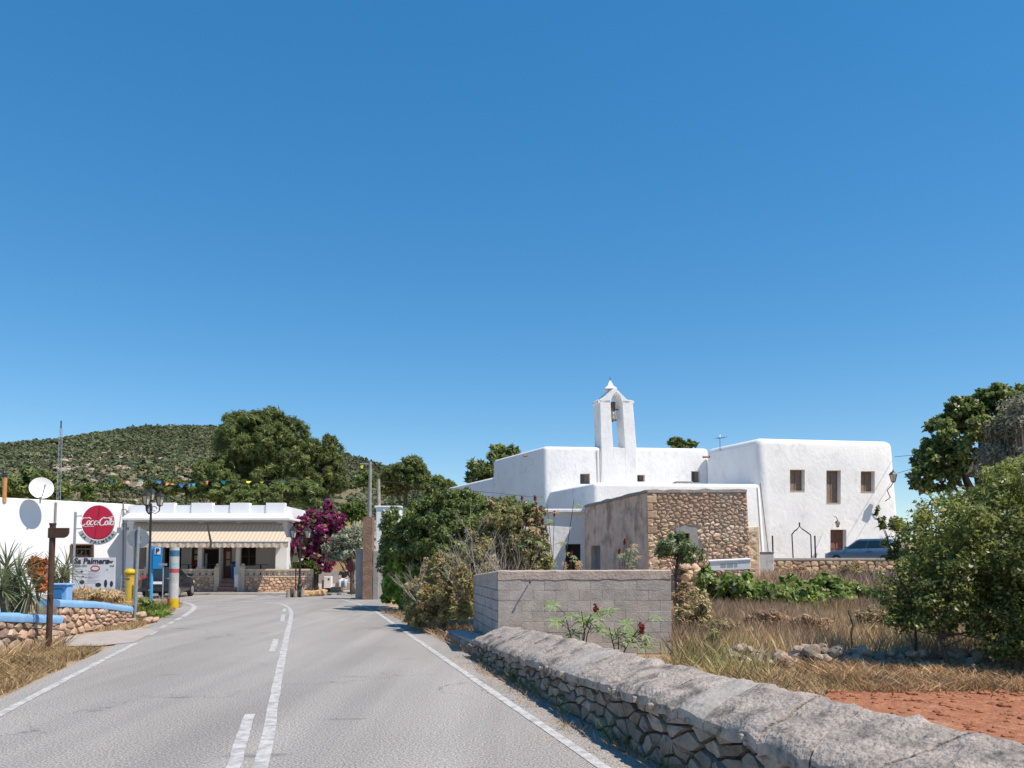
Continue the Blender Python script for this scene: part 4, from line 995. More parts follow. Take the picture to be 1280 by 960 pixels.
# ------------------------------------------------------------------ white wing at the left
wgl = thing('white_annexe', 'long plain white wall of the annexe left of the bar with a barred window', 'building', (-22, 37, 0))
W0, W1 = Vector((-26.2, 31.4, 0)), Vector((xl - .28, 39.75, 0)); wd_ = (W1 - W0).normalized(); wnn = Vector((wd_.y, -wd_.x, 0)); ZW = P(100, 626.5, 37.8).z
ab = MB().prism([W0, W1, W1 + Vector((0, 8, 0)), W0 - wnn * 9 + wd_ * 2], (0, 0, ZW)).build('wall', M['plaster_bar'], wgl, bevel=.05)
nin = -wnn
c, mb = wbox(88.5, 681, 116, 702, W0 + Vector((0, 0, 1)), wnn, .25, .2); cut(ab, [mb])
wo = MB().prism([p + nin * .2 for p in c], nin * .03).build('window', M['dark'], wgl)
for i in range(5):
    s = lerp(c[0], c[1], (i + .5) / 5) + nin * .06; e = lerp(c[3], c[2], (i + .5) / 5) + nin * .06; MB().tube([s, e], .02, 5).build('bar', M['brownmetal'], wo)
for i in range(2):
    s = lerp(c[0], c[3], .3 + .45 * i) + nin * .06; e = lerp(c[1], c[2], .3 + .45 * i) + nin * .06; MB().tube([s, e], .022, 5).build('bar', M['brownmetal'], wo)
mb = MB(); ec = [p - nin * .02 for p in c]
for a, e in ((0, 1), (1, 2), (2, 3), (3, 0)): mb.tube([ec[a], ec[e]], .05, 4)
mb.build('frame', M['wood'], wo)
def onw(px, py, out=0.0): return RP(px, py, W0 + Vector((0, 0, 1)), wnn) + wnn * out
q0, q1 = onw(69.5, 628, .04), onw(66.5, 700, .04); MB().tube([q0, q1, Vector((q1.x, q1.y, .1))], .05, 6).build('down_pipe', M['greywall'], wgl)
q0, q1 = onw(154, 628, .03), onw(153, 735, .03); MB().tube([q0, q1], .03, 6).build('cable_pipe', M['greywall'], wgl)
for py, nm in ((637, 'upper'), (655, 'lower')):
    q = onw(152.5, py, .0); t = thing('floodlight', 'small floodlight on a wire bracket, the %s one of two on the white wall' % nm, 'lamp', q, 'floodlights on the white wall')
    mb = MB(); mb.tube([q, q + wnn * .45, q + wnn * .5 - Vector((0, 0, .18))], .018, 5); mb.build('bracket', M['darkiron'], t)
    mb = MB(); mb.obox(q + wnn * .5 - Vector((0, 0, .24)), wnn * .05, wd_ * .11, (0, 0, .07)); mb.build('lamp_head', M['greyband'], t, bevel=.01)
# roof things
t = thing('satellite_dish', 'white satellite dish on the roof edge of the white annexe', 'dish', onw(52, 630))
dc = P(51.5, 611, 36.15); dn = (Vector((0, 0, H)) - dc).normalized(); dn = (dn + Vector((.12, 0, .32))).normalized()
up = Vector((0, 0, 1)); dx_ = up.cross(dn).normalized(); dy_ = dn.cross(dx_)
rings = []
for k, (r_, dp) in enumerate(((.02, 0), (.2, .02), (.36, .065), (.49, .12), (.5, .125), (.49, .105), (.36, .045), (.02, -.02))):
    rings.append([dc + dx_ * r_ * math.cos(a) + dy_ * r_ * 1.0 * math.sin(a) + dn * dp for a in [2 * math.pi * i / 24 for i in range(24)]])
MB().loft(rings, True, True).build('reflector', M['white'], t, smooth=True)
mb = MB(); mb.tube([dc - dy_ * .48 + dn * .1, dc + dn * .55 + dx_ * .1], .018, 5); mb.build('feed_arm', M['darkiron'], t); mb = MB(); mb.tube([dc + dn * .48 + dx_ * .09, dc + dn * .62 + dx_ * .11], .04, 8); mb.build('receiver', M['greyband'], t)
mb = MB(); qq = onw(49, 640, -.02); mb.tube([dc - dn * .02, dc - dn * .25, Vector((dc.x - dn.x * .25, dc.y - dn.y * .25 , ZW - .2))], .03, 6); mb.build('mast', M['galv'], t)
t = thing('radio_mast', 'tall thin lattice aerial mast rising above the white annexe', 'mast', P(73, 625, 38))
q = P(73, 628, 38); ht = P(75.5, 535, 38).z; mb = MB()
for k in range(3):
    a = 2 * math.pi * k / 3; mb.tube([q + Vector((.09 * math.cos(a), .09 * math.sin(a), -.3)), Vector((q.x + .07 * math.cos(a), q.y + .07 * math.sin(a), ht))], .012, 4)
for k in range(40):
    z0 = lerp(q.z, ht, k / 40); z1 = lerp(q.z, ht, (k + 1) / 40); a = 2 * math.pi * k / 3
    mb.tube([(q.x + .08 * math.cos(a), q.y + .08 * math.sin(a), z0), (q.x + .08 * math.cos(a + 2.1), q.y + .08 * math.sin(a + 2.1), z1)], .008, 3)
mb.build('lattice', M['galv'], t); mb = MB(); mb.tube([(q.x, q.y, ht - .02), (q.x, q.y, ht + .35)], .03, 5); mb.build('tip', M['darkiron'], t)
t = thing('stove_chimney', 'orange clay chimney pot with black cowl at the far left roof', 'chimney', P(5, 622, 35.6))
q = P(5.5, 622, 35.6); MB().cyl((q.x, q.y, q.z - .2), .085, P(5, 597, 35.6).z - q.z + .2, 12).build('pipe', pm('orange_clay', (.55, .27, .10), (.45, .2, .07), rough=.8, bump=.2), t)
q2 = P(5.5, 597, 35.6); MB().lathe((q2.x, q2.y, q2.z + .002), [(.1, 0), (.11, .12), (.07, .16), (.1, .2), (.03, .34)], 10).build('cowl', M['darkiron'], t)

# ------------------------------------------------------------------ round drinks sign and menu board
YS = 35.2
t = thing('round_sign', 'round red drinks sign with white script and a curved name plate below', 'sign', P(122, 700, YS))
dc = P(122, 653, YS); rx, ry = .0188 * YS, .0213 * YS
n_ = (Vector((.18, -1, 0))).normalized(); rt = Vector((0, 0, 1)).cross(n_); rt = Vector((-n_.y, n_.x, 0)); up = Vector((0, 0, 1))
MB().disc(dc - n_ * .1, n_, up, rx, ry, .1, 40).build('disc', M['red'], t, bevel=.025)
MB().disc(dc - n_ * .115, n_, up, rx * 1.02, ry * 1.02, .05, 40).build('rim', M['greyband'], t)
def on(c_, x, y, o_=.0): return c_ + rt * x + up * y + n_ * o_
# the script word: ribbon strokes
def arc(cx_, cy_, rx_, ry_, a0, a1, k=9): return [(cx_ + rx_ * math.cos(math.radians(lerp(a0, a1, i / k))), cy_ + ry_ * math.sin(math.radians(lerp(a0, a1, i / k)))) for i in range(k + 1)]
def stroke(mb, pts, w0, o_=.004):
    q = [on(dc, *p) for p in pts]
    for i in range(len(q) - 1):
        d_ = (q[i + 1] - q[i]).normalized(); s_ = n_.cross(d_) * w0 * (.6 + .8 * abs(d_.dot(up)))
        a, c = q[i] - d_ * w0 * .3, q[i + 1] + d_ * w0 * .3
        mb.prism([a - s_ + n_ * o_, c - s_ + n_ * o_, c + s_ + n_ * o_, a + s_ + n_ * o_], n_ * .004)
def letters(mb, x, s, spec, w0):
    sh_ = lambda p: (x + s * (p[0] + .25 * p[1]), s * p[1] - .02)
    for st in spec: stroke(mb, [sh_(p) for p in st], w0)
mb = MB()
Cst = [arc(0, .25, .55, .75, 60, 320, 12), [(.2, .9), (.75, 1.05), (1.2, .8)]]
ost = [arc(0, 0, .27, .42, 0, 360, 12)]; cst = [arc(0, 0, .3, .42, 55, 310, 9)]
ast = [arc(0, 0, .27, .40, 0, 360, 12), [(.28, .4), (.25, -.25), (.42, -.38)]]
lst = [[(.0, -.38), (.05, .9), (.2, 1.0), (.2, .6), (-.1, -.3), (.15, -.4)]]
k_ = .222; w0 = .018
for x, sp_ in ((-.58, Cst), (-.37, ost), (-.22, cst), (-.07, ast)): letters(mb, x * 1.0, k_, sp_, w0)
stroke(mb, [(.03, -.01), (.085, -0.005)], .024)
for x, sp_ in ((.20, Cst), (.365, ost), (.48, lst), (.59, ast)): letters(mb, x, k_, sp_, w0)
stroke(mb, [(-.66, -.14), (-.5, -.19), (-.3, -.16), (-.15, -.18)], .014); stroke(mb, [(.22, .24), (.4, .2), (.62, .27)], .014)
mb.build('lettering', M['white'], t)
# curved plate
plate = []
a0, a1 = -152, -28
outer_ = [on(dc, rx * 1.36 * math.cos(math.radians(a)), ry * 1.36 * math.sin(math.radians(a)) + .03, 0) for a in np.linspace(a0, a1, 25)]
inner_ = [on(dc, rx * 1.09 * math.cos(math.radians(a)), ry * 1.09 * math.sin(math.radians(a)) + .03, 0) for a in np.linspace(a1, a0, 25)]
bnd = MB().prism([p - n_ * .1 for p in outer_ + inner_], n_ * .08).build('name_plate', M['greyband'], t)
for i, ch_c in enumerate("SA PALMERA"):
    a = math.radians(lerp(-141, -39, i / 9)); p = on(dc, rx * 1.225 * math.cos(a), ry * 1.225 * math.sin(a) + .03, -.02)
    if ch_c != ' ':
        tang = Vector((rt * -math.sin(a) + up * math.cos(a))); text_mesh('letter', ch_c, .19, M['ink'], t, p, tang, -(rt * math.cos(a) + up * math.sin(a)), .003, bold=.004)
pp_ = P(94.5, 640, YS - .02); MB().tube([(pp_.x - .02, pp_.y, 0), (pp_.x, pp_.y, pp_.z)], .055, 8).build('pole', M['galv'], t)
for dz in (.28, -.28): q = on(dc, -rx, dz, -.05); MB().tube([(pp_.x, pp_.y, q.z), q], .022, 5).build('arm', M['galv'], t)
t = thing('menu_board', 'large white bar name board with small pictures on two posts', 'sign', P(118, 740, 33.4))
q0, q1 = P(91.5, 737, 33.4), P(145, 697, 33.4)
MB().box(q0.x, q1.x, q0.y - .03, q0.y, q0.z, q1.z).build('board', M['signwhite'], t, bevel=.008)
ff = q0.y - .034
text_mesh('lettering', 'Sa Palmera', .33, M['ink'], t, (lerp(q0.x, q1.x, .42), ff, lerp(q0.z, q1.z, .885)), (1, 0, 0), (0, 0, 1), .002, .15, .012)
text_mesh('lettering', 'Bar', .17, M['ink'], t, (lerp(q0.x, q1.x, .88), ff, lerp(q0.z, q1.z, .875)), (1, 0, 0), (0, 0, 1), .002, 0, .006)
text_mesh('lettering', 'MENU DIA', .12, M['ink'], t, (lerp(q0.x, q1.x, .16), ff, lerp(q0.z, q1.z, .74)), (1, 0, 0), (0, 0, 1), .002)
text_mesh('lettering', 'BAR', .10, M['ink'], t, (lerp(q0.x, q1.x, .92), ff, lerp(q0.z, q1.z, .74)), (1, 0, 0), (0, 0, 1), .002)
def bd_(x0, x1, z0, z1): return (lerp(q0.x, q1.x, x0), lerp(q0.x, q1.x, x1), lerp(q0.z, q1.z, z0), lerp(q0.z, q1.z, z1))
MB().disc((lerp(q0.x, q1.x, .52), ff + .002, lerp(q0.z, q1.z, .66)), (0, -1, 0), (0, 0, 1), .2, .13, .006, 20).build('emblem', M['inkred'], t)
MB().disc((lerp(q0.x, q1.x, .52), ff - .005, lerp(q0.z, q1.z, .66)), (0, -1, 0), (0, 0, 1), .15, .07, .004, 20).build('emblem_centre', M['signwhite'], t)
for x0, x1, z0, z1, mt in ((.17, .23, .53, .60, 'ink'), (.20, .26, .38, .43, 'ink'), (.15, .28, .17, .30, 'ink'), (.15, .21, .03, .10, 'greyband'), (.53, .68, .08, .22, 'ink'), (.74, .82, .06, .32, 'ink'), (.88, .96, .08, .28, 'ink'), (.78, .84, .60, .66, 'greyband'), (.06, .12, .25, .5, 'signwhite')):
    x = bd_(x0, x1, z0, z1); mb = MB(); mb.disc(((x[0] + x[1]) / 2, ff + .002, (x[2] + x[3]) / 2), (0, -1, 0), (0, 0, 1), (x[1] - x[0]) / 2, (x[3] - x[2]) / 2, .006, 7); mb.build('picture', M[mt], t)
for i in range(9):
    z = .56 - i * .045; x = bd_(.36 if i < 6 else .33, .36 + .22 + .06 * math.sin(i * 2.3), z, z + .014); MB().box(x[0], x[1], ff - .001, ff + .003, x[2], x[3]).build('printed_line', M['greyband'], t)
for px in (107, 143): x = P(px, 740, 33.45).x; MB().tube([(x, 33.44, 0), (x, 33.44, q0.z + .5)], .035, 6).build('post', M['galv'], t)

# ------------------------------------------------------------------ garden walls with blue caps, planters
def polyline_wall(root, front, ztop, depth, side, sx, sz, capw=.5, caph=.15, face=True):
    """front: list of points at the foot of the stone face, side: unit vector pointing out of the face"""
    side = Vector(side); rings = []
    for p, z in zip(front, ztop): rings.append([V2(p, -.1), V2(p, z), V2(p, z) - side * depth, V2(p, -.1) - side * depth])
    MB().loft(rings).build('wall_core', M['mortar_pale'], root)
    ln_ = [0]
    for a, c in zip(front[:-1], front[1:]): ln_.append(ln_[-1] + (c - a).length)
    zm = max(ztop)
    def fr(u, v, d):
        x = np.interp(u, ln_, [p.x for p in front]); y = np.interp(u, ln_, [p.y for p in front]); z = np.interp(u, ln_, ztop)
        return Vector((x, y, v / zm * z)) + side * d
    stones_on(fr, rubble_cells(ln_[-1], zm, sx, sz, rng, .4), M['gardenstone'], root, rng, .014, .06)
    rings = []
    k = 24
    for i in range(k + 1):
        u = ln_[-1] * i / k; p = fr(u, zm, 0); w_ = caph * (1 + .06 * N3(u * 2, 3))
        prof = [(.06, -.01), (.075, w_ * .5), (.05, w_ * .85), (-.02, w_), (-depth * .5, w_ * 1.05), (-depth + .02, w_), (-depth - .05, w_ * .6), (-depth - .04, -.01)]
        rings.append([p + side * (a + .01 * N3(u * 3, j)) + Vector((0, 0, b_ + .012 * N3(u * 2.2, j * 3.0))) for j, (a, b_) in enumerate(prof)])
    o = MB().loft(rings).build('blue_cap', M['bluecap'], root, smooth=True)
    try: o.data.set_sharp_from_angle(angle=math.radians(50))
    except Exception: pass
    return fr
t = thing('garden_wall', 'short stone garden wall with light blue cap beside the signpost', 'wall', (-8.6, 13, 0), 'garden walls with blue caps')
w0_, w1_ = Vector((-8.05, 9.3, 0)), G(73, 806)
fp = [w0_, lerp(w0_, w1_, .5), w1_]
polyline_wall(t, fp, [.80, .72, .42], .42, Vector((.974, .22, 0)), .34, .19)
t2 = thing('garden_wall', 'stone end wall with light blue cap turning in behind the brown signpost', 'wall', (-9.2, 15, 0), 'garden walls with blue caps')
polyline_wall(t2, [w1_ + Vector((-.46, -.05, 0)), w1_ + Vector((-1.6, .15, 0)), w1_ + Vector((-3.4, .5, 0))], [.44, .62, .72], .4, Vector((.1, .99, 0)), .32, .19)
t = thing('garden_wall', 'longer stone garden wall with light blue cap across the driveway', 'wall', (-9.7, 18.5, 0), 'garden walls with blue caps')
g0, g1 = G(70, 797), G(163, 779.5)
polyline_wall(t, [g0, lerp(g0, g1, .5), g1], [.66, .52, .30], .4, Vector((.99, -.05, 0)), .30, .17)
t = thing('gate_cabinet', 'light blue masonry cabinet with a deep blue door on the garden wall', 'cabinet', (P(78, 750, 18.7).x, 18.7, .5))
q0, q1 = P(64, 749, 18.6), P(84, 732, 18.6)
MB().box(q0.x, q1.x, 18.6, 18.85, .3, q1.z).build('body', M['bluecap'], t, bevel=.03); MB().box(q0.x + .03, lerp(q0.x, q1.x, .70), 18.575, 18.61, q0.z + .02, q1.z - .06).build('door', M['blue'], t, bevel=.008)
MB().box(q0.x - .03, q1.x + .03, 18.54, 18.9, q1.z + .001, q1.z + .05).build('top', M['bluecap'], t, bevel=.02)
# loose stones at the end of the wall
t = thing('stone_pile', 'few pale stones heaped at the foot of the grey signpost', 'stones', G(179, 779))
sm = []
def stone_mesh(seed, mat):
    bm = bmesh.new(); bmesh.ops.create_icosphere(bm, subdivisions=2, radius=1)
    for v in bm.verts: v.co *= 1 + .42 * mnoise.noise(v.co * 1.1 + Vector((seed * 3.7, 0, 0)))
    bmesh.ops.scale(bm, vec=(1, .8, .62), verts=bm.verts); me = bpy.data.meshes.new('stone'); bm.to_mesh(me); bm.free(); me.materials.append(mat); return me
stm = [stone_mesh(i, M['gardenstone']) for i in range(5)]
def put_stone(parent, loc, s, meshes, name='stone'):
    o = bpy.data.objects.new(name, rng.choice(meshes)); COL.objects.link(o); o.parent = parent; o.location = Vector(loc) - OFF[parent.name]; o.scale = (s, s, s); o.rotation_euler = (rng.uniform(-.5, .5), rng.uniform(-.5, .5), rng.uniform(0, 6.3)); return o
for i in range(9):
    q = G(179, 779); put_stone(t, (q.x + rng.uniform(-.22, .25), q.y + rng.uniform(-.1, .35), .06 + (.16 if i > 5 else 0)), rng.uniform(.09, .16), stm)

# ------------------------------------------------------------------ poles and signs on the left
t = thing('fingerpost', 'brown wooden fingerpost with one blank arm pointing right', 'sign', G(60, 815))
q = G(60.5, 815); zt = P(60, 656, q.y).z; MB().tube([(q.x, q.y, -.1), (q.x, q.y, zt)], .05, 12).build('post', M['brownmetal'], t)
z0, z1 = P(60, 672.5, q.y).z, P(60, 660, q.y).z; xa, xb = q.x + .05, P(88, 666, q.y).x
pl = [(xa - .1, q.y - .02, z0), (xb - .09, q.y - .02, z0), (xb - .03, q.y - .02, z0 + .03), (xb, q.y - .02, lerp(z0, z1, .5)), (xb, q.y - .02, z1), (xa - .1, q.y - .02, z1)]
MB().prism([Vector(p) - Vector((0, .045, 0)) for p in pl], (0, .04, 0)).build('arm', M['brownmetal'], t, bevel=.006)
MB().cyl((q.x, q.y, zt + .001), .06, .03, 12).build('post_cap', M['brownmetal'], t)
t = thing('road_sign', 'round road sign seen from its grey back on a leaning steel pole', 'sign', G(168, 779))
q = G(168, 779); tp = P(173.5, 659, 20.9); MB().tube([(q.x, q.y, -.1), tp], .042, 8).build('pole', M['galv'], t)
dc2 = P(173, 673, 20.9); nb_ = (Vector((0, 0, H + .5)) - dc2).normalized()
MB().disc(dc2 - nb_ * .085, nb_, (0, 0, 1), .26, .26, .02, 32).build('plate', pm('sign_back', (.17, .20, .23), (.14, .165, .19), rough=.5, bump=.1, scale=3), t, bevel=.006)
for dz in (.1, -.1): MB().obox(dc2 - nb_ * .05 + Vector((0, 0, dz)), (.09, 0, 0), (0, .012, 0), (0, 0, .018)).build('clamp', M['galv'], t)
# street lamp with three lanterns
def street_lamp(name, label, base, ztop, n, arm, s, rot=0.0, up=True):
    t = thing(name, label, 'street lamp', base); b = Vector(base); zt = ztop
    MB().lathe(b, [(.11, -.05), (.11, .5), (.075, .56), (.075, .7), (.05, .8), (.042, zt - b.z - .8), (.06, zt - b.z - .78), (.03, zt - b.z - .55)], 10).build('post', M['darkiron'], t)
    for k in range(n):
        a = rot + 2 * math.pi * k / n; dr = Vector((math.cos(a), math.sin(a), 0)); h0 = Vector((b.x, b.y, zt - .85))
        mb = MB(); mb.tube([h0, h0 + dr * arm * .5 + Vector((0, 0, -.1)), h0 + dr * arm * .95 + Vector((0, 0, .02)), h0 + dr * arm + Vector((0, 0, .18))], .022, 6)
        cr = [h0 + dr * (arm * .35 + .09 * math.cos(u)) + Vector((0, 0, .10 + .09 * math.sin(u))) for u in np.linspace(0, 5.2, 10)]; mb.tube(cr, .014, 4); mb.build('arm', M['darkiron'], t)
        c = h0 + dr * arm + Vector((0, 0, .18 + .3 * s)); ln2 = lantern('', '', c, None, parent=t, s=s)
    if n != 2:
        mb = MB(); c = Vector((b.x, b.y, zt - .55)); ln2 = lantern('', '', c + Vector((0, 0, .3)), None, parent=t, s=s * .9)
    return t
YL = 30.0; q = P(187, 700, YL)
street_lamp('street_lamp', 'black street lamp with a cluster of iron lanterns beside the blue parking sign', (q.x, YL, 0), P(187, 606, YL).z - .15, 3, .30, .80, .35)
q = P(375, 700, 36.2)
street_lamp('street_lamp', 'thin street lamp with two white lanterns before the bougainvillea', (q.x, 36.2, .0), P(375, 655, 36.2).z, 2, .32, .78, 0.1)
# parking sign
t = thing('parking_sign', 'blue parking totem with a white P square', 'sign', (P(192, 700, 28.5).x, 28.5, 0))
q0, q1 = P(191.5, 711, 28.4), P(202.5, 683.5, 28.4)
MB().tube([(P(190, 700, 28.5).x, 28.5, -.1), (P(190, 700, 28.5).x, 28.5, q1.z + .05)], .06, 8).build('pole', M['poleblue'], t)
MB().box(q0.x - .02, q1.x, 28.4, 28.45, q0.z, q1.z).build('panel', M['signblue'], t, bevel=.006)
s0_, s1_ = P(193.5, 693, 28.39), P(200.5, 684.5, 28.39); MB().box(s0_.x, s1_.x, 28.385, 28.398, s0_.z, s1_.z).build('white_square', M['white'], t)
text_mesh('lettering', 'P', .25, M['ink'], t, ((s0_.x + s1_.x) / 2, 28.381, (s0_.z + s1_.z) / 2 - .01), (1, 0, 0), (0, 0, 1), .002, 0, .01)
# small thin post in the verge
t = thing('thin_marker_post', 'thin grey marker post in the weeds between parking sign and painted column', 'post', (P(203, 750, 27).x, 27, 0))
x = P(203, 750, 27).x; MB().tube([(x, 27, -.1), (x, 27, 1.55)], .022, 6).build('rod', M['galv'], t); MB().obox((x, 26.97, 1.5), (.14, 0, 0), (0, .008, 0), (0, 0, .04)).build('crossbar', M['galv'], t)
# painted column
t = thing('painted_column', 'stout concrete post painted in coloured bands with a yellow foot', 'post', G(216.5, 760.5))
q = G(216.5, 760.5); R = .158
def zz(py): return P(216, py, q.y).z
bands = [(760.5, 748, 'yellow'), (748, 729, 'colwhite'), (729, 716, 'colgrey'), (716, 711, 'inkred'), (711, 703.5, 'colteal'), (703.5, 695.5, 'colgrey'), (695.5, 688, 'colblue'), (688, 684, 'colgrey')]
M['colwhite'] = pm('flaky_white', (.55, .52, .50), (.42, .40, .38), scale=5, rough=.9, bump=.4); M['colgrey'] = pm('painted_pale_grey', (.46, .47, .44), (.36, .37, .35), scale=5, rough=.9, bump=.4)
M['colteal'] = pm('painted_sea', (.20, .40, .42), (.42, .46, .44), scale=9, rough=.8, bump=.2); M['colblue'] = pm('painted_blue', (.03, .10, .20), (.06, .18, .30), scale=9, rough=.8, bump=.2)
for i, (a, c, mt) in enumerate(bands):
    MB().lathe((q.x, q.y, zz(a) - (.1 if i == 0 else 0)), [(R + .012 * (i == 0), 0), (R + .012 * (i == 0), zz(c) - zz(a) + (.1 if i == 0 else 0) - .002)], 20).build('band', M[mt], t, smooth=False)
mb = MB(); mb.obox((q.x - .12, q.y - .12, .18), (.05, -.05, 0), (.006, .006, 0), (0, 0, .17)); mb.build('red_patch', M['inkred'], t)
# letter box
t = thing('post_box', 'yellow cylindrical post box at the corner of the white annexe', 'post box', (P(161.5, 750, 29).x, 29, 0))
x = P(161.5, 750, 29).x; zt = P(161.5, 711, 29).z
MB().lathe((x, 29, -.02), [(.19, 0), (.19, .16), (.155, .2), (.155, zt - .26), (.165, zt - .25), (.165, zt - .2), (.155, zt - .19)], 20).build('body', M['yellow'], t)
MB().lathe((x, 29, zt - .2), [(.19, 0), (.20, .08), (.17, .16), (.08, .2), (.01, .21)], 20).build('cap', M['yellow'], t, smooth=True)
MB().obox((x - .02, 28.842, zt - .36), (.09, 0, 0), (0, .006, 0), (0, 0, .018)).build('slot', M['ink'], t)
t = thing('wire_fence', 'sagging wire mesh fence in front of the yellow post box', 'fence', (P(155, 750, 28).x, 28, 0))
for px in (150, 169): x = P(px, 750, 28).x; MB().tube([(x, 28, -.05), (x + .02, 28, 1.15)], .02, 6).build('post', M['galv'], t)
mb = MB(); xa, xb = P(150, 750, 28).x, P(169, 750, 28).x
for i in range(8): z = .15 + i * .13; mb.tube([(xa, 28, z), ((xa + xb) / 2, 28.01, z - .03), (xb, 28, z)], .005, 3)
for i in range(9): x = lerp(xa, xb, i / 8); mb.tube([(x, 28, .1), (x, 28, 1.08)], .005, 3)
mb.build('mesh', M['galv'], t)

# ------------------------------------------------------------------ bunting across the road
def bunting(label, a, b_, sag, n, cols, seed, grp='bunting strings'):
    rg = random.Random(seed); t = thing('bunting', label, 'bunting', a, grp); pts = [lerp(a, b_, i / 30) - Vector((0, 0, sag * math.sin(math.pi * i / 30))) for i in range(31)]
    MB().tube(pts, .012, 4).build('string', M['ink'], t)
    for i in range(n):
        u = (i + .5 + rg.uniform(-.3, .3)) / n * 30; k = int(u); p = lerp(pts[k], pts[min(k + 1, 30)], u - k); d_ = (pts[min(k + 1, 30)] - pts[k]).normalized()
        w_ = rg.uniform(.06, .14); h_ = rg.uniform(.08, .2); tw = Vector((0, rg.uniform(-.15, .15), 0))
        MB().prism([p - d_ * w_, p + d_ * w_, p + d_ * w_ * .35 + tw - Vector((0, 0, h_)), p - d_ * w_ * .5 + tw - Vector((0, 0, h_ * .8))], (0, .01, 0)).build('flag', M[rg.choice(cols)], t)
M['fl_teal'] = flat('flag_teal', (.04, .45, .50), .8); M['fl_yel'] = flat('flag_yellow', (.75, .70, .05), .8); M['fl_or'] = flat('flag_orange', (.70, .22, .06), .8); M['fl_blue'] = flat('flag_blue', (.04, .18, .55), .8); M['fl_w'] = flat('flag_white', (.7, .72, .75), .8)
cl = ['fl_teal', 'fl_yel', 'fl_blue', 'fl_or', 'fl_teal', 'fl_teal']
bunting('string of coloured paper flags from the white annexe to the black street lamp', P(112, 595, 36), P(188, 598, 33), .12, 4, cl, 3)
bunting('string of blue and teal flags above the bar parapet', P(188, 598, 33), P(262, 600, 36), .2, 9, ['fl_blue', 'fl_teal', 'fl_teal', 'fl_or'], 8)
bunting('string of flags rising from the bar roof across to the grey pole', P(262, 600, 36), P(460, 579, 37), .35, 7, ['fl_teal', 'fl_yel', 'fl_w', 'fl_teal'], 5)

# ------------------------------------------------------------------ gateway pillar, poles, hut at the far right side of the road
t = thing('gate_pillar', 'tall brown stone gate pillar at the roadside beside the hedge', 'pillar', (P(462, 748, 33.5).x, 33.5, 0))
x0, x1 = P(453.5, 700, 33.5).x, P(465, 700, 33.5).x; zt = P(459, 646, 33.5).z
mb = MB(); rings = []
for i in range(14):
    z = lerp(-.1, zt, i / 13); j = lambda s, k: .03 * N3(i * .9, s, k)
    rings.append([(x0 + j(1, 0), 33.5 + j(2, 0), z), (x1 + j(3, 0), 33.5 + j(4, 0), z), (x1 + j(5, 0), 34.0 + j(1, 4), z), (x0 + j(1, 9), 34.0, z)])
mb.loft(rings); mb.build('shaft', M['pillarstone'], t)
for j in range(11):
    z = .05 + j * .30
    for i in range(0):
        a = lerp(x0, x1, (0 if i == 0 else .5 + .1 * ((j % 2) * 2 - 1))) + .012; c = lerp(x0, x1, (.5 + .1 * ((j % 2) * 2 - 1)) if i == 0 else 1) - .012
        MB().box(a, c, 33.45 + rng.uniform(-.012, .012), 33.55, z + .012, z + .285).build('stone', M['pillarstone'], t, bevel=.02)
x2 = P(473.5, 700, 33.6).x; zt2 = P(468, 688, 33.6).z
MB().box(x1 + .01, x2, 33.6, 34.6, -.1, zt2).build('side_wall', M['greywall'], t, bevel=.03)
MB().box(x0 - .34, x0 - .02, 33.7, 34.2, -.1, 2.1).build('meter_box', M['greywall'], t, bevel=.03)
t = thing('utility_pole', 'slim grey utility pole rising behind the stone gate pillar', 'pole', (P(461.5, 700, 37).x, 37, 0))
x = P(461.5, 700, 37).x; zt = P(461.5, 577, 37).z; MB().tube([(x, 37, -.1), (x, 37, zt)], [.11, .07], 8).build('shaft', M['greywall'], t); MB().obox((x - .2, 37, zt - .1), (.28, 0, 0), (0, .03, 0), (0, 0, .03)).build('bracket', M['galv'], t)
t = thing('utility_pole', 'short pale wooden pole behind the white hut, wire running right', 'pole', (P(473, 650, 46).x, 46, 0))
x = P(473.5, 650, 46).x; zt = P(471.5, 599, 46).z; MB().tube([(x + .12, 46, -.1), (x - .05, 46, zt)], [.13, .1], 8).build('shaft', M['twig'], t); MB().tube([(x - .05, 46, zt - .1), (x + 9, 52, zt - .55), (x + 16, 60, zt - .1)], .012, 4).build('wire', M['ink'], t)
t = thing('white_hut', 'small white flat roofed hut behind the gate pillar and hedge', 'building', (P(481, 690, 45).x, 45, 0))
q0, q1 = P(470, 634.5, 45), P(500, 634.5, 45); MB().box(q0.x, q1.x, 45, 48, -.1, q0.z).build('wall', M['plaster_bar'], t, bevel=.04); MB().box(q0.x - .08, q1.x + .08, 44.92, 48.1, q0.z + .002, q0.z + .1).build('roof_edge', M['plaster_bar'], t, bevel=.02)
q = P(479, 676, 45); MB().box(q.x - .3, q.x + .4, 44.98, 45.03, .3, 2.1).build('door', M['blue'], t)
# overhead wires at the right of the church
t = thing('overhead_wires', 'two thin overhead wires running from the white block towards the carob tree', 'wires', P(1118, 570, 50))
for a, c in (((1118, 571), (1200, 555)), ((1120, 592), (1200, 560))): p, q = P(*a, 49.9), P(*c, 34); MB().tube([p, lerp(p, q, .5) - Vector((0, 0, .15)), q], .014, 4).build('wire', M['ink'], t)

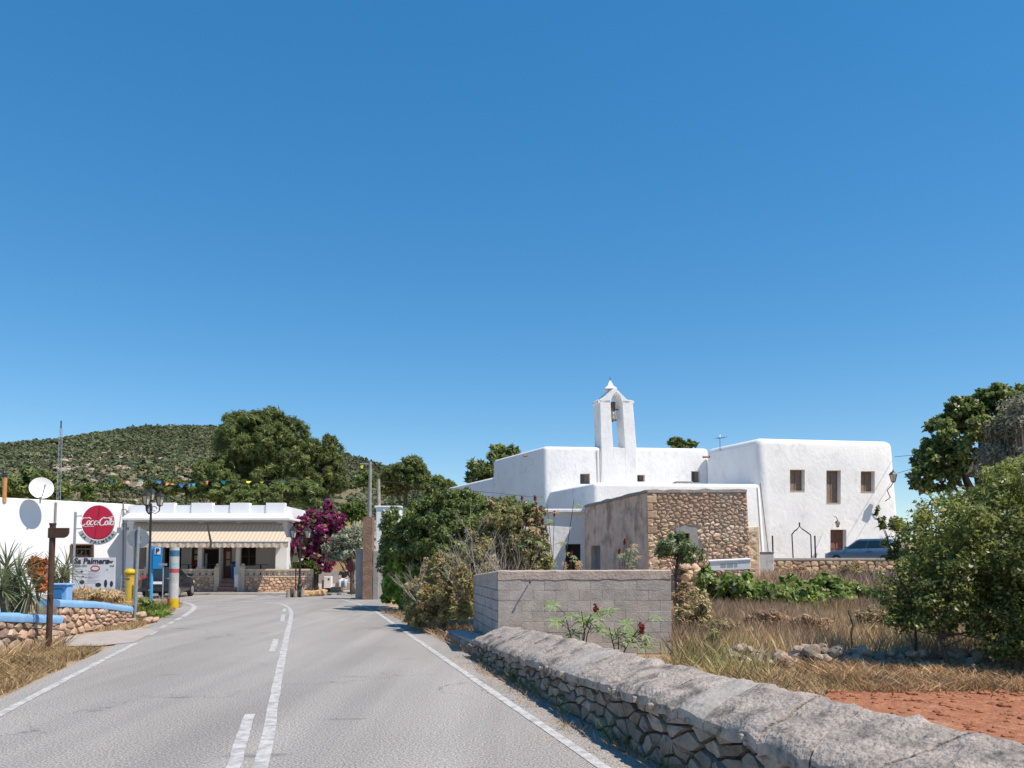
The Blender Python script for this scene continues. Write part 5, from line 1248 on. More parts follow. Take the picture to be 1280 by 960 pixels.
# ------------------------------------------------------------------ plaza behind: ochre house, white wall, box, person, bollard sign, trunk pieces
t = thing('ochre_house', 'low ochre wall of a house at the end of the side street', 'building', (P(420, 715, 54).x, 54, 0))
q0, q1 = P(400, 700, 54), P(448, 700, 54); MB().box(q0.x, q1.x, 54, 58, -.1, 2.9).build('wall', M['ochre'], t, bevel=.03); MB().box(q0.x - .05, q1.x + .05, 53.9, 54, .0, .95).build('plinth', M['pave'], t)
q = P(441, 710, 54); MB().box(q.x - .3, q.x + .5, 53.93, 54.02, .955, 2.3).build('door', M['wood'], t)
t = thing('plaza_wall', 'low white wall at the side street right of the seated person', 'wall', (P(446, 740, 43).x, 43, 0))
q0, q1 = P(441.5, 729.5, 43), P(453, 729, 43); MB().box(q0.x, q1.x, 43, 43.4, .0, q0.z).build('body', M['plaster_bar'], t, bevel=.03); MB().box(q0.x - .03, q1.x + .03, 42.97, 43.43, q0.z + .001, q0.z + .05).build('cap', M['plaster_bar'], t, bevel=.01)
t = thing('utility_cabinet', 'white utility cabinet with a dark round mark beside the bar terrace end', 'cabinet', (P(409, 735, 42).x, 42, .07))
q0, q1 = P(404.5, 735, 42), P(414, 720.5, 42); MB().box(q0.x, q1.x, 42, 42.35, .07, q1.z).build('body', M['plaster_bar'], t, bevel=.015); MB().disc(P(411, 724, 41.998), (0, -1, 0), (0, 0, 1), .05, .05, .01, 12).build('mark', M['ink'], t); MB().box(q0.x - .1, q0.x - .004, 42.02, 42.4, .07, q1.z - .2).build('side', M['wood'], t)
for i, (px, s) in enumerate(((406, .62), (420, .8))):
    pass
t = thing('stone_block', 'squat ochre stone block on the plaza in front of the seated person', 'block', (P(417, 743, 40).x, 40, .07))
q0, q1 = P(406, 745, 40), P(427, 734, 40); mb = MB(); mb.box(q0.x + .25, q1.x, 40, 40.6, .05, q1.z); mb.build('block', M['ochre'], t, bevel=.06); mb = MB(); mb.box(q0.x - .1, q0.x + .22, 40.05, 40.5, .05, q1.z - .05); mb.build('end_block', M['wood'], t, bevel=.04)
t = thing('tree_stump', 'row of sawn log pieces edging the planting bed below the street lamp', 'logs', (P(368, 745, 35.6).x, 35.6, 0))
for i, px in enumerate((360, 364.5, 369, 373.5, 378)):
    x = P(px, 745, 35.6 + .1 * (i % 2)).x; MB().tube([(x, 35.6 + .1 * (i % 2), -.05), (x + .01, 35.6 + .1 * (i % 2), .33 + .05 * math.sin(i * 2))], [.09, .08], 9).build('log', M['bark'] if i % 2 else M['twig'], t)
t = thing('planting_bed', 'low ochre stone edging of the planting bed at the terrace end', 'edging', (P(388, 745, 36.2).x, 36.2, 0))
for i in range(12):
    px = 379 + i * 2.3; put_stone(t, P(px, 744 - i * .2, 36.4 + i * .05) + Vector((0, 0, .05)), rng.uniform(.16, .26), [stone_mesh(9, M['ochre']), stone_mesh(4, M['gardenstone'])] if i == 0 else [o_.data for o_ in t.children])
t = thing('warning_sign', 'yellowish triangular sign back on a thin pole by the terrace end', 'sign', (P(369.5, 735, 36.6).x, 36.6, 0))
x = P(369.5, 735, 36.6).x; MB().tube([(x, 36.6, -.05), (x, 36.6, P(369, 690, 36.6).z)], .03, 6).build('pole', M['brownmetal'], t)
pl = [P(365.3, 702.5, 36.55), P(373.7, 702.5, 36.55), P(370.1, 683.5, 36.55), P(369.1, 683.5, 36.55)]; MB().prism(pl, (0, .015, 0)).build('plate', pm('faded_yellow', (.48, .38, .18), (.40, .31, .15), rough=.7, bump=.1), t); MB().disc(P(369.6, 693, 36.53), (0, -1, 0), (0, 0, 1), .06, .06, .012, 8).build('bolt_plate', M['brownmetal'], t)
t = thing('no_entry_sign', 'dark red round sign turned away on a post under the olive tree', 'sign', (P(439.5, 743, 38).x, 38, 0))
x = P(439.5, 743, 38).x; MB().tube([(x, 38, -.05), (x, 38, 2.0)], .03, 6).build('post', M['wood'], t); MB().disc((P(438.3, 707.5, 37.95).x, 37.94, P(438, 707.5, 38).z), (-.35, -1, 0), (0, 0, 1), .18, .31, .03, 20).build('plate', flat('dark_red', (.09, .02, .02), .7), t)
# seated person
def skin_fig(name, verts, edges, radii, mat, parent, root=0, sub=1):
    me = bpy.data.meshes.new(name); me.from_pydata(verts, edges, []); o = bpy.data.objects.new(name, me); COL.objects.link(o)
    md = o.modifiers.new('skin', 'SKIN'); s = o.modifiers.new('sub', 'SUBSURF'); s.levels = sub; s.render_levels = sub
    sv = me.skin_vertices[0].data
    for i, r_ in enumerate(radii): sv[i].radius = (r_, r_) if not isinstance(r_, tuple) else r_
    for i in range(len(verts)): sv[i].use_root = (i == root)
    bpy.context.view_layer.update(); m2 = bpy.data.meshes.new_from_object(o.evaluated_get(bpy.context.evaluated_depsgraph_get())); bpy.data.objects.remove(o, do_unlink=True)
    m2.materials.clear(); m2.polygons.foreach_set('use_smooth', [True] * len(m2.polygons)); return link_mesh(name, m2, mat, parent)
pb = Vector((P(430, 740, 42.4).x, 42.4, .07))
t = thing('person', 'dark haired person in a black top and pale trousers seated on the plaza', 'person', pb)
vs_ = [(0, 0, .52), (0, .02, .75), (0, 0, .98), (0, -.02, 1.08), (0, -.04, 1.18), (0, -.03, 1.28),
       (-.17, 0, .97), (-.24, -.10, .74), (-.16, -.28, .62), (-.10, -.36, .60), (.17, 0, .97), (.25, -.10, .75), (.18, -.28, .64), (.10, -.36, .61),
       (-.10, -.02, .50), (-.14, -.42, .50), (-.14, -.44, .10), (-.14, -.58, .05), (.10, -.02, .50), (.14, -.42, .51), (.16, -.40, .10), (.16, -.54, .05)]
ed = [(0, 1), (1, 2), (2, 3), (3, 4), (4, 5), (2, 6), (6, 7), (7, 8), (8, 9), (2, 10), (10, 11), (11, 12), (12, 13), (0, 14), (14, 15), (15, 16), (16, 17), (0, 18), (18, 19), (19, 20), (20, 21)]
rd = [.13, .12, .13, .055, .085, .08, .06, .045, .036, .035, .06, .045, .036, .035, .085, .065, .045, .035, .085, .065, .045, .035]
skin_fig('body', vs_, ed, rd, M['skin'], t)
skin_fig('black_top', [(0, 0, .50), (0, .02, .75), (0, 0, .99), (-.18, 0, .96), (-.25, -.10, .74), (.18, 0, .96), (.26, -.10, .75)], [(0, 1), (1, 2), (2, 3), (3, 4), (2, 5), (5, 6)], [.16, .145, .13, .078, .062, .078, .062], M['cloth_dark'], t)
skin_fig('trousers', [(0, 0, .50), (-.10, -.03, .50), (-.14, -.43, .50), (-.14, -.45, .14), (.10, -.03, .50), (.14, -.43, .51), (.16, -.41, .14)], [(0, 1), (1, 2), (2, 3), (0, 4), (4, 5), (5, 6)], [.15, .11, .088, .07, .11, .088, .07], M['cloth_light'], t)
skin_fig('hair', [(0, .02, 1.16), (0, .01, 1.27), (0, .05, 1.06)], [(0, 1), (0, 2)], [.105, .10, .07], M['hair'], t)
mb = MB(); mb.obox((0, -.2, .0), (.01, 0, 0), (0, .01, 0), (0, 0, .01))
t2 = thing('bench_block', 'low pale block the person in the black top is sitting on', 'bench', pb + Vector((0, .05, 0)))
MB().box(pb.x - .45, pb.x + .45, pb.y - .14, pb.y + .3, .07, .46).build('seat', M['pave'], t2, bevel=.02); MB().box(pb.x - .4, pb.x + .4, pb.y - .1, pb.y + .26, .465, .475).build('cushion_top', M['cream'], t2)

# ------------------------------------------------------------------ cars
def car(name, label, loc, ang, paint, L=3.9, Wd=1.66, Ht=1.44):
    t = thing(name, label, 'car', (0, 0, 0))
    hw = Wd / 2
    # x forward, z up. stations: x, bottom z, belt z, half width
    st = [(-L / 2, .42, .80, hw * .86), (-L / 2 + .06, .30, .90, hw * .93), (-L / 2 + .45, .22, .94, hw), (-.6, .20, .92, hw), (.5, .20, .90, hw), (L / 2 - 1.0, .21, .86, hw), (L / 2 - .4, .24, .78, hw * .95), (L / 2 - .07, .30, .66, hw * .84), (L / 2, .38, .56, hw * .74)]
    rings = []
    for x, zb, zt, h_ in st:
        m_ = (zb + zt) / 2 + .05
        rings.append([(x, -h_ * .9, zb), (x, -h_, zb + .12), (x, -h_ * 1.01, m_), (x, -h_ * .95, zt), (x, 0, zt + .035), (x, h_ * .95, zt), (x, h_ * 1.01, m_), (x, h_, zb + .12), (x, h_ * .9, zb)])
    MB().loft(rings).build('body', paint, t, smooth=True)
    cab = [(-L / 2 + .22, .93, hw * .86), (-L / 2 + .42, 1.22, hw * .78), (-L / 2 + .62, Ht - .06, hw * .70)]
    # cabin: lower ring at belt, upper ring at roof
    lo = [(-L / 2 + .20, -hw * .86), (L / 2 - 1.02, -hw * .88), (L / 2 - 1.02, hw * .88), (-L / 2 + .20, hw * .86)]
    hi = [(-L / 2 + .72, -hw * .68), (L / 2 - 1.78, -hw * .68), (L / 2 - 1.78, hw * .68), (-L / 2 + .72, hw * .68)]
    mb = MB(); mb.loft([[(x, y, .86) for x, y in lo], [(lerp(a[0], b_[0], .9), lerp(a[1], b_[1], .88), Ht - .07) for a, b_ in zip(lo, hi)], [(b_[0] + .06 * (1 if b_[0] < 0 else -1), b_[1] * .93, Ht) for b_ in hi]])
    mb.build('cabin', paint, t, bevel=.05)
    def pt(side, u, v):   # point on cabin side
        a, b_ = (lo[0], lo[1]) if side < 0 else (lo[3], lo[2]); c, d_ = (hi[0], hi[1]) if side < 0 else (hi[3], hi[2])
        p = Vector((lerp(a[0], b_[0], u), lerp(a[1], b_[1], u), .86)); q = Vector((lerp(lerp(a[0], b_[0], u), lerp(c[0], d_[0], u), .9), lerp(a[1], lerp(a[1], c[1], .88), 1), Ht - .07)); return lerp(p, q, v)
    for s in (-1, 1):
        for u0, u1 in ((.05, .20), (.23, .55), (.58, .93)):
            pl = [pt(s, u0, .16), pt(s, u1, .16), pt(s, u1 - (.02 if u1 > .9 else 0), .90), pt(s, u0 + (.01 if u0 < .1 else 0), .90)]
            MB().prism([p + Vector((0, s * .006, .0)) for p in pl], (0, s * .008, 0)).build('side_window', M['carglass'], t)
        MB().obox((L / 2 - 1.25, s * (hw + .06), .98), (.05, 0, 0), (0, .09, 0), (0, 0, .065)).build('mirror', paint, t, bevel=.02)
        for x in (-L / 2 + .68, L / 2 - .72):
            mb = MB(); mb.tube([(x, s * (hw - .17), .30), (x, s * (hw + .012), .30)], .30, 20); wh = mb.build('tyre', M['rubber'], t, bevel=.03)
            mb = MB(); mb.tube([(x, s * (hw - .02), .30), (x, s * (hw + .02), .30)], [.2, .17], 14); mb.build('rim', M['galv'], wh)
        MB().obox((-L / 2 + .10, s * hw * .80, .80), (.07, 0, 0), (0, .10, 0), (0, 0, .15)).build('tail_light', M['tailred'], t, bevel=.03)
        MB().obox((L / 2 - .14, s * hw * .66, .62), (.10, 0, .02), (0, .15, 0), (0, 0, .06)).build('headlight', M['lampglass'], t, bevel=.02)
        MB().box(-.62, -.35, s * (hw * 1.01) - .01, s * (hw * 1.01) + .015, .76, .79).build('door_handle', paint, t)
    def rw(v, y): a = Vector((lo[0][0], 0, .86)); b_ = Vector((lerp(lo[0][0], hi[0][0], .9), 0, Ht - .07)); p = lerp(a, b_, v); p.y = y; return p
    MB().prism([rw(.22, -hw * .72) , rw(.22, hw * .72), rw(.92, hw * .62), rw(.92, -hw * .62)], (-.012, 0, .004)).build('rear_window', M['carglass'], t)
    def fw(v, y): a = Vector((lo[1][0], 0, .86)); b_ = Vector((lerp(lo[1][0], hi[1][0], .9), 0, Ht - .07)); p = lerp(a, b_, v); p.y = y; return p
    MB().prism([fw(.1, -hw * .76), fw(.1, hw * .76), fw(.93, hw * .62), fw(.93, -hw * .62)], (.012, 0, .004)).build('windscreen', M['carglass'], t)
    MB().obox((-L / 2 - .005, 0, .68), (.012, 0, 0), (0, .26, 0), (0, 0, .055)).build('number_plate', M['white'], t)
    MB().obox((-L / 2 + .02, 0, .42), (.06, 0, 0), (0, hw * .88, 0), (0, 0, .10)).build('bumper', paint, t, bevel=.04)
    MB().tube([(-L / 2 + .8, .0, Ht - .01), (-L / 2 + .6, .0, Ht + .32)], .009, 4).build('aerial', M['ink'], t)
    t.location = loc; t.rotation_euler = (0, 0, ang); return t
m, n, l, b = base_mat('car_glass'); M['carglass'] = m; b.inputs["Base Color"].default_value = (.018, .028, .025, 1); b.inputs["Roughness"].default_value = .04; b.inputs["Specular IOR Level"].default_value = 1.0
car('parked_car', 'blue hatchback parked above the terrace wall before the white church', (P(1072, 690, 43.0).x + .5, 43.2, 1.34), math.radians(137), M['carblue'])
car('parked_car', 'dark small car parked in front of the bar behind the parking sign', (P(205, 745, 35.5).x + .1, 35.8, 0), math.radians(96), M['cardark'], 3.4, 1.42, 1.32)
# ================================================================== TERRACE at the right, board, gate arch
t = thing('terrace_wall', 'rubble retaining wall with pale coping below the church forecourt', 'wall', (15, 36, 0))
T0, T1 = P(950, 694, 36.0), P(1160, 694, 36.6); td = (V2(T1, 0) - V2(T0, 0)); TL = td.length; td.normalize(); tn = face_n(T0, T1); ZT = 1.62
MB().prism([V2(T0, 0), V2(T1, 0), V2(T1, 0) - tn * .5, V2(T0, 0) - tn * .5], (0, 0, ZT)).build('wall_core', M['mortar_warm'], t)
stones_on(lambda u, v, d: V2(T0, .5 + v) + td * u + tn * d, rubble_cells(TL, ZT - .5, .38, .22, rng), M['housestone'], t, rng, .014, .06)
MB().prism([V2(T0, ZT + .001) + tn * .05, V2(T1, ZT + .001) + tn * .05, V2(T1, ZT + .001) - tn * .55, V2(T0, ZT + .001) - tn * .55], (0, 0, .12)).build('coping', M['pave'], t, bevel=.02)
t = thing('white_pillar', 'stained white plaster pillar at the left end of the terrace wall', 'pillar', (P(951, 715, 35.2).x, 35.2, .5))
q0, q1 = P(936, 716, 35.2), P(967.5, 691, 35.2); MB().box(q0.x, q1.x, 35.2, 35.9, .3, q1.z).build('shaft', pm('stained_plaster', (.62, .60, .57), (.50, .48, .46), scale=2, rough=.95, bump=.4, cc=(.32, .31, .28), cscale=2.4, cth=(.55, .7)), t, bevel=.04)
MB().box(q0.x - .02, q1.x + .02, 35.17, 35.93, q1.z + .001, q1.z + .05).build('cap', M['concrete'], t, bevel=.02)
t = thing('white_board', 'long white board on dark legs before the stone house', 'board', (P(904, 715, 26.8).x, 26.8, .4))
a, c, e, f = P(887, 713.5, 26.8), P(938, 711.5, 26.6), P(938, 700.2, 26.6), P(887, 702.5, 26.8)
MB().prism([a, c, e, f], (0, .05, 0)).build('panel', M['white'], t, bevel=.008)
MB().prism([f + Vector((-.03, -.03, .001)), e + Vector((.03, -.03, .001)), e + Vector((.03, .22, .03)), f + Vector((-.03, .22, .03))], (0, 0, .045)).build('top_strip', M['white'], t, bevel=.008)
for k_, (u0, u1) in enumerate(((.27, .40), (.43, .58), (.61, .68))):
    pl = [lerp(lerp(a, c, u0), lerp(f, e, u0), .3), lerp(lerp(a, c, u1), lerp(f, e, u1), .3), lerp(lerp(a, c, u1), lerp(f, e, u1), .72), lerp(lerp(a, c, u0), lerp(f, e, u0), .72)]
    MB().prism([p - Vector((0, .004, 0)) for p in pl], (0, .003, 0)).build('faded_print', M['greyband'], t)
for u in (.02, .98): p = lerp(a, c, u) + Vector((0, .06, 0)); MB().tube([(p.x, p.y, .2), (p.x, p.y, p.z + .3)], .04, 6).build('leg', M['darkiron'], t)
YG_ = 37.5
t = thing('gate_arch', 'thin iron gate arch with a pointed top before the white block', 'gate', (P(1003, 694, YG_).x, YG_, 1.3))
def ga(px, py): return P(px, py, YG_)
MB().tube([ga(991.5, 698), ga(990, 669)], .03, 5).build('upright', M['darkiron'], t); MB().tube([ga(1014.5, 698), ga(1013.5, 669)], .03, 5).build('upright', M['darkiron'], t)
MB().tube([ga(989.5, 669), ga(993, 664), ga(996, 662), ga(999.5, 657.5), ga(1003, 661.5), ga(1007, 664), ga(1013.5, 669)], .03, 5).build('arch_bar', M['darkiron'], t)
MB().tube([ga(999.5, 658), ga(999.3, 653)], .035, 5).build('finial', M['darkiron'], t)
for i, px in enumerate((966.5, 1019.5)):
    t = thing('iron_post', ['slim iron post left of the gate arch beside the white pillar', 'slim iron post right of the gate arch'][i], 'post', (P(px, 694, YG_).x, YG_, 1.3))
    MB().tube([P(px, 700, YG_), P(px - 1, 671, YG_)], .035, 6).build('rod', M['darkiron'], t); MB().tube([P(px - 1, 671.2, YG_), P(px - 1, 669.5, YG_)], [.05, .02], 6).build('tip', M['darkiron'], t)
# dry stone heap in the field
t = thing('rubble_row', 'tumbled row of dry field stones at the edge of the red soil', 'stones', (5, 12, 0))
stf = [stone_mesh(20 + i, M['fieldstone']) for i in range(6)] if M.setdefault('fieldstone', pm('field_stone', (.46, .36, .28), (.30, .22, .165), scale=5, rough=1, bump=.6, rnd=.3)) else []
for i in range(235):
    u = rng.random(); px = lerp(915, 1275, u); yb = lerp(13.0, 11.9, u); k = rng.random()
    x = (px - 640) / 1000 * yb; lay = rng.choice((0, 0, 0, 1, 1, 2))
    s = rng.uniform(.06, .17) * (1.15 if lay == 0 else .9)
    put_stone(t, (x + rng.uniform(-.1, .1), yb + rng.uniform(-.42, .42) * (1 - .3 * lay), .03 + lay * .10), s, stf)
# rubble below the stone house
t = thing('house_terrace', 'crumbling ochre rubble bank at the foot of the stone house', 'stones', (5.6, 26.6, .4))
sth = [stone_mesh(40 + i, M['housestone']) for i in range(5)]
for i in range(120):
    px = rng.uniform(843, 885); yy = rng.uniform(26.2, 27.2); put_stone(t, (P(px, 700, yy).x, yy, rng.uniform(.4, 1.5) - (yy - 26.9) * 0 - abs(px - 862) * .008), rng.uniform(.12, .22), sth)
MB().prism([(5.35, 26.7, .2), (6.75, 26.7, .2), (6.9, 27.9, .2), (5.2, 27.9, .2)], (0, 0, .95)).build('bank', M['mortar_warm'], t, bevel=.1)

# ================================================================== VEGETATION
R_np = np.random.default_rng(3)
def gz(x, y): return HG(x, y)
# --- pines behind the bar
def pxblob(px, py, Y, rpx, rpy, ry=None):
    p = P(px, py, Y); return (p.x, p.y, p.z, rpx / 1000 * Y, (ry or rpx) / 1000 * Y, rpy / 1000 * Y)
Yp = 56
tree('pine_tree', 'tallest broad pine rising behind the bar', 'tree', (P(322, 640, Yp).x, Yp, 0), P(322, 560, Yp),
     [pxblob(325, 552, Yp, 46, 34), pxblob(300, 572, Yp, 34, 30), pxblob(360, 570, Yp, 34, 36), pxblob(340, 530, Yp, 24, 17), pxblob(300, 540, Yp, 26, 22), pxblob(335, 600, Yp, 40, 26), pxblob(372, 548, Yp, 16, 20), pxblob(340, 517, Yp, 9, 8), pxblob(302, 524, Yp, 11, 9), pxblob(368, 531, Yp, 7, 9), pxblob(280, 557, Yp, 13, 11), pxblob(275, 580, Yp, 12, 9), pxblob(391, 556, Yp, 9, 8), pxblob(322, 520, Yp, 8, 7)],
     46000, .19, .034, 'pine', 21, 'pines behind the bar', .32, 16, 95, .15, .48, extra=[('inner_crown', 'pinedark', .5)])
tree('pine_tree', 'right hand pine behind the bar, above the bougainvillea', 'tree', (P(398, 640, 58).x, 58, 0), P(400, 580, 58),
     [pxblob(400, 585, 58, 28, 30), pxblob(415, 565, 58, 14, 18), pxblob(388, 610, 58, 26, 24), pxblob(420, 600, 58, 14, 20), pxblob(411, 553, 58, 8, 9)],
     24000, .18, .033, 'pine', 22, 'pines behind the bar', .25, 10, 70, .16, .48, extra=[('inner_crown', 'pinedark', .4)])
tree('pine_tree', 'low rounded bright pine left of the tallest pine behind the bar', 'tree', (P(268, 630, 54).x, 54, 0), P(268, 600, 54),
     [pxblob(267, 590, 54, 24, 17), pxblob(258, 608, 54, 22, 18), pxblob(285, 612, 54, 30, 18)],
     21000, .16, .032, 'pine', 23, 'pines behind the bar', .2, 8, 70, .16, .48)
tree('pine_tree', 'young pine in front of the tallest one, just above the bar parapet', 'tree', (P(352, 640, 50).x, 50, 0), P(352, 615, 50),
     [pxblob(345, 618, 50, 30, 17), pxblob(383, 618, 50, 24, 19), pxblob(310, 625, 50, 26, 12)],
     22000, .16, .032, 'pine', 24, 'pines behind the bar', .16, 8, 70, .16, .48)
tree('pine_tree', 'dark umbrella pine on the slope right of the grey utility pole', 'tree', (P(508, 625, 78).x, 78, 2), P(508, 595, 78),
     [pxblob(508, 592, 78, 26, 17), pxblob(498, 600, 78, 20, 14), pxblob(524, 600, 78, 18, 14), pxblob(515, 578, 78, 12, 8)],
     20000, .22, .05, 'pine', 25, None, .3, 8, 60, .17, .5, extra=[('inner_crown', 'pinedark', .4)])
tree('pine_tree', 'small light green pine right of the umbrella pine on the slope', 'tree', (P(545, 628, 74).x, 74, 2), P(545, 610, 74), [pxblob(545, 612, 74, 13, 15)], 2200, .30, .10, 'pine', 26, None, .14, 5, 16, .3)
tree('pine_tree', 'small pine peeping over the left end of the church roof', 'tree', (P(612, 640, 82).x, 82, 2), P(612, 590, 82),
     [pxblob(608, 584, 82, 20, 18), pxblob(622, 566, 82, 11, 10), pxblob(598, 596, 82, 14, 12), pxblob(640, 565, 82, 9, 7), pxblob(636, 578, 82, 18, 10)], 4200, .36, .11, 'pine', 27, None, .25, 8, 22, .28)
tree('pine_tree', 'pine top just showing above the church roof right of the bell gable', 'tree', (P(852, 640, 92).x, 92, 2), P(852, 565, 92),
     [pxblob(846, 553, 92, 9, 6), pxblob(862, 555, 92, 9, 5), pxblob(852, 575, 92, 22, 18)], 2600, .38, .12, 'pinedark', 28, None, .25, 5, 18, .3)
tree('pine_tree', 'bushy pine on the slope behind the satellite dish', 'tree', (P(42, 630, 80).x, 80, 2), P(42, 600, 80),
     [pxblob(44, 604, 80, 26, 17), pxblob(22, 612, 80, 20, 14), pxblob(66, 614, 80, 18, 12)], 5500, .34, .11, 'pine', 29, None, .25, 6, 24, .3)
for i, (px, py, Y, s, lab) in enumerate(((105, 615, 88, 12, 'round dark bush on the slope above the red sign'), (203, 608, 84, 16, 'dark bush on the slope behind the black street lamp'), (140, 606, 120, 12, 'grey green bush on the bare slope behind the bunting'), (233, 612, 78, 14, 'reddish green bush behind the bar parapet left of the pines'),
                                        (440, 640, 62, 14, 'dark shrub at the foot of the pines behind the stone gate pillar'), (490, 610, 95, 13, 'scrubby bush on the slope behind the pale wooden pole'), (455, 600, 100, 12, 'shrub on the pale slope left of the utility pole'), (555, 606, 110, 14, 'dark shrub on the ridge line left of the church'))):
    tree('slope_bush', lab, 'bush', P(px, py + 14, Y), P(px, py + 2, Y), [pxblob(px, py, Y, s, s * .8), pxblob(px + s * .6, py + 4, Y, s * .6, s * .5)], 1500, .30, .12, 'pinedark' if i % 2 else 'carob', 60 + i, 'bushes on the slope', .1, 4, 16, .34)
# scrub mass on the lower slope
pts = []
while len(pts) < 1500:
    x = R_np.uniform(-75, 5); y = R_np.uniform(64, 118)
    if N3(x * .09, y * .09, 4) > -.1 and R_np.random() < .6 or R_np.random() < .12: pts.append((x, y, max(HG(x, y), HH(x, y) if y > 92 else -9), R_np.uniform(.25, .8)))
pts = np.array(pts); q = np.repeat(pts, 16, 0); e = unit(R_np.normal(size=(len(q), 3))); e[:, 2] = np.abs(e[:, 2]); pp = q[:, :3] + e * q[:, 3:4]
V, F = leaf_quads(R_np, pp, e, .2, .1); np_obj('slope_scrub', V, F, M['dryolive'], kind='stuff')
# --- bougainvillea, olive at the plaza
tree('bougainvillea', 'large magenta bougainvillea in bloom beside the bar', 'shrub', (P(397, 740, 41).x, 41, .07), P(395, 680, 41),
     [pxblob(398, 662, 41, 26, 22, 16), pxblob(408, 648, 41, 16, 12, 14), pxblob(388, 690, 41, 18, 18, 14), pxblob(380, 664, 40.8, 13, 18, 10), pxblob(403, 700, 41, 14, 18, 14), pxblob(410, 633, 41, 5, 9), pxblob(424, 652, 41.3, 8, 12), pxblob(374, 684, 40.6, 8, 16, 8)],
     13000, .11, .085, 'boug', 31, None, .12, 10, 50, .22, .55, extra=[('green_leaves', 'carob', .10)], crown='bracts')
tree('dark_shrub', 'dark green shrub below the bougainvillea behind the terrace wall', 'shrub', (P(380, 738, 40.5).x, 40.5, .07), P(380, 712, 40.5), [pxblob(376, 708, 40.4, 8, 9, 6), pxblob(391, 710, 40.6, 10, 8, 8)], 2500, .12, .06, 'carob', 32, None, .06, 4, 16, .34)
tree('olive_tree', 'small silvery olive tree at the plaza left of the gate pillar', 'tree', (P(441, 742, 39).x, 39, .07), P(438, 705, 39),
     [pxblob(430, 682, 39, 24, 20), pxblob(418, 690, 39, 14, 14), pxblob(445, 675, 39, 16, 18), pxblob(440, 698, 39, 20, 12)], 7500, .10, .028, 'olive', 33, None, .12, 10, 28, .28, .5)
# --- hedge mass along the right edge of the road
def hb(px, py, Y, rx, rz, ry=None): return pxblob(px, py, Y, rx, rz, ry)
tree('fig_bush', 'tall dark glossy evergreen bush at the head of the roadside hedge', 'bush', G(520, 765), P(520, 680, 26),
     [hb(640, 640, 25, 22, 20), hb(570, 680, 24.5, 40, 40), hb(512, 668, 26.5, 34, 36), hb(545, 645, 26, 36, 28), hb(575, 635, 25.5, 30, 24), hb(605, 650, 25, 30, 26), hb(490, 695, 28, 18, 30), hb(540, 690, 26, 34, 40), hb(595, 628, 25.5, 14, 12)],
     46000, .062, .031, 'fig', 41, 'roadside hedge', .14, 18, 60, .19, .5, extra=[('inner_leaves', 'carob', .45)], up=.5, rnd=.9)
tree('vine_bush', 'bright green climbing plant at the road edge below the glossy bush', 'bush', G(500, 766), P(500, 715, 27), [hb(497, 722, 27, 18, 30), hb(512, 740, 25.5, 16, 24), hb(488, 740, 28.5, 10, 18)], 3600, .11, .085, 'vine', 42, 'roadside hedge', .05, 6, 20, .34, .55)
tree('half_dry_bush', 'half withered bush with brown and olive leaves above the block wall', 'bush', G(635, 790, 0), P(635, 690, 20),
     [hb(648, 678, 20, 34, 42), hb(625, 655, 20.5, 30, 28), hb(668, 705, 19.5, 20, 32), hb(610, 700, 20, 30, 40), hb(665, 645, 20, 16, 16), hb(595, 730, 19.5, 30, 40)],
     22000, .055, .022, 'dryolive', 43, 'roadside hedge', .08, 22, 44, .22, .4, extra=[('withered_leaves', 'drybrown', .30), ('green_leaves', 'fig', .60)])
tree('withered_bush', 'low withered brown bush at the road edge left of the block wall', 'bush', G(555, 790), P(555, 740, 18.5),
     [hb(548, 755, 18.5, 28, 26), hb(575, 745, 18, 26, 36), hb(530, 745, 20, 24, 26), hb(560, 720, 19.5, 30, 26), hb(520, 770, 19, 14, 16)], 9500, .055, .02, 'drybrown', 44, 'roadside hedge', .05, 16, 40, .24, .35, extra=[('olive_leaves', 'dryolive', .7), ('green_leaves', 'vine', .18)])
def twigs(name, label, base, n, hgt, spread, seed, mat='twig', r0=.018, lean=(0, 0)):
    rg = random.Random(seed); t = thing(name, label, 'shrub', base); mb = MB(); b = Vector(base)
    def br(p, d, L, r_, dep_):
        q = p + d * L; m_ = lerp(p, q, .5) + Vector((rg.uniform(-1, 1), rg.uniform(-1, 1), rg.uniform(-.3, .6))) * L * .08
        mb.tube([p, m_, q], [r_, r_ * .8, r_ * .55], 4)
        if dep_:
            for _ in range(rg.choice((2, 3))): 
                dd = (d + Vector((rg.uniform(-.7, .7), rg.uniform(-.7, .7), rg.uniform(-.15, .5)))).normalized(); br(lerp(p, q, rg.uniform(.5, 1)), dd, L * rg.uniform(.5, .75), r_ * .55, dep_ - 1)
    for i in range(n):
        a = rg.uniform(0, 6.28); d = Vector((math.cos(a) * spread + lean[0], math.sin(a) * spread + lean[1], 1)).normalized(); br(b + Vector((rg.uniform(-.2, .2), rg.uniform(-.2, .2), 0)), d, hgt * rg.uniform(.4, .6), r0, 3)
    mb.build('bare_branches', M[mat], t); return t
q = P(590, 760, 18.2); twigs('bare_shrub', 'leafless pale grey twigs standing out of the hedge above its brown part', (q.x, 18.2, .0), 6, 2.6, .4, 5)
q = P(545, 745, 19.2); twigs('bare_shrub', 'leafless pale twigs low in the hedge beside the bright climber', (q.x, 19.2, .2), 7, 1.5, .7, 6)
q = P(640, 770, 17.5); twigs('bare_shrub', 'thin dry stems in the half withered bush just behind the block wall', (q.x, 17.5, 0), 9, 2.4, .5, 9, r0=.014)
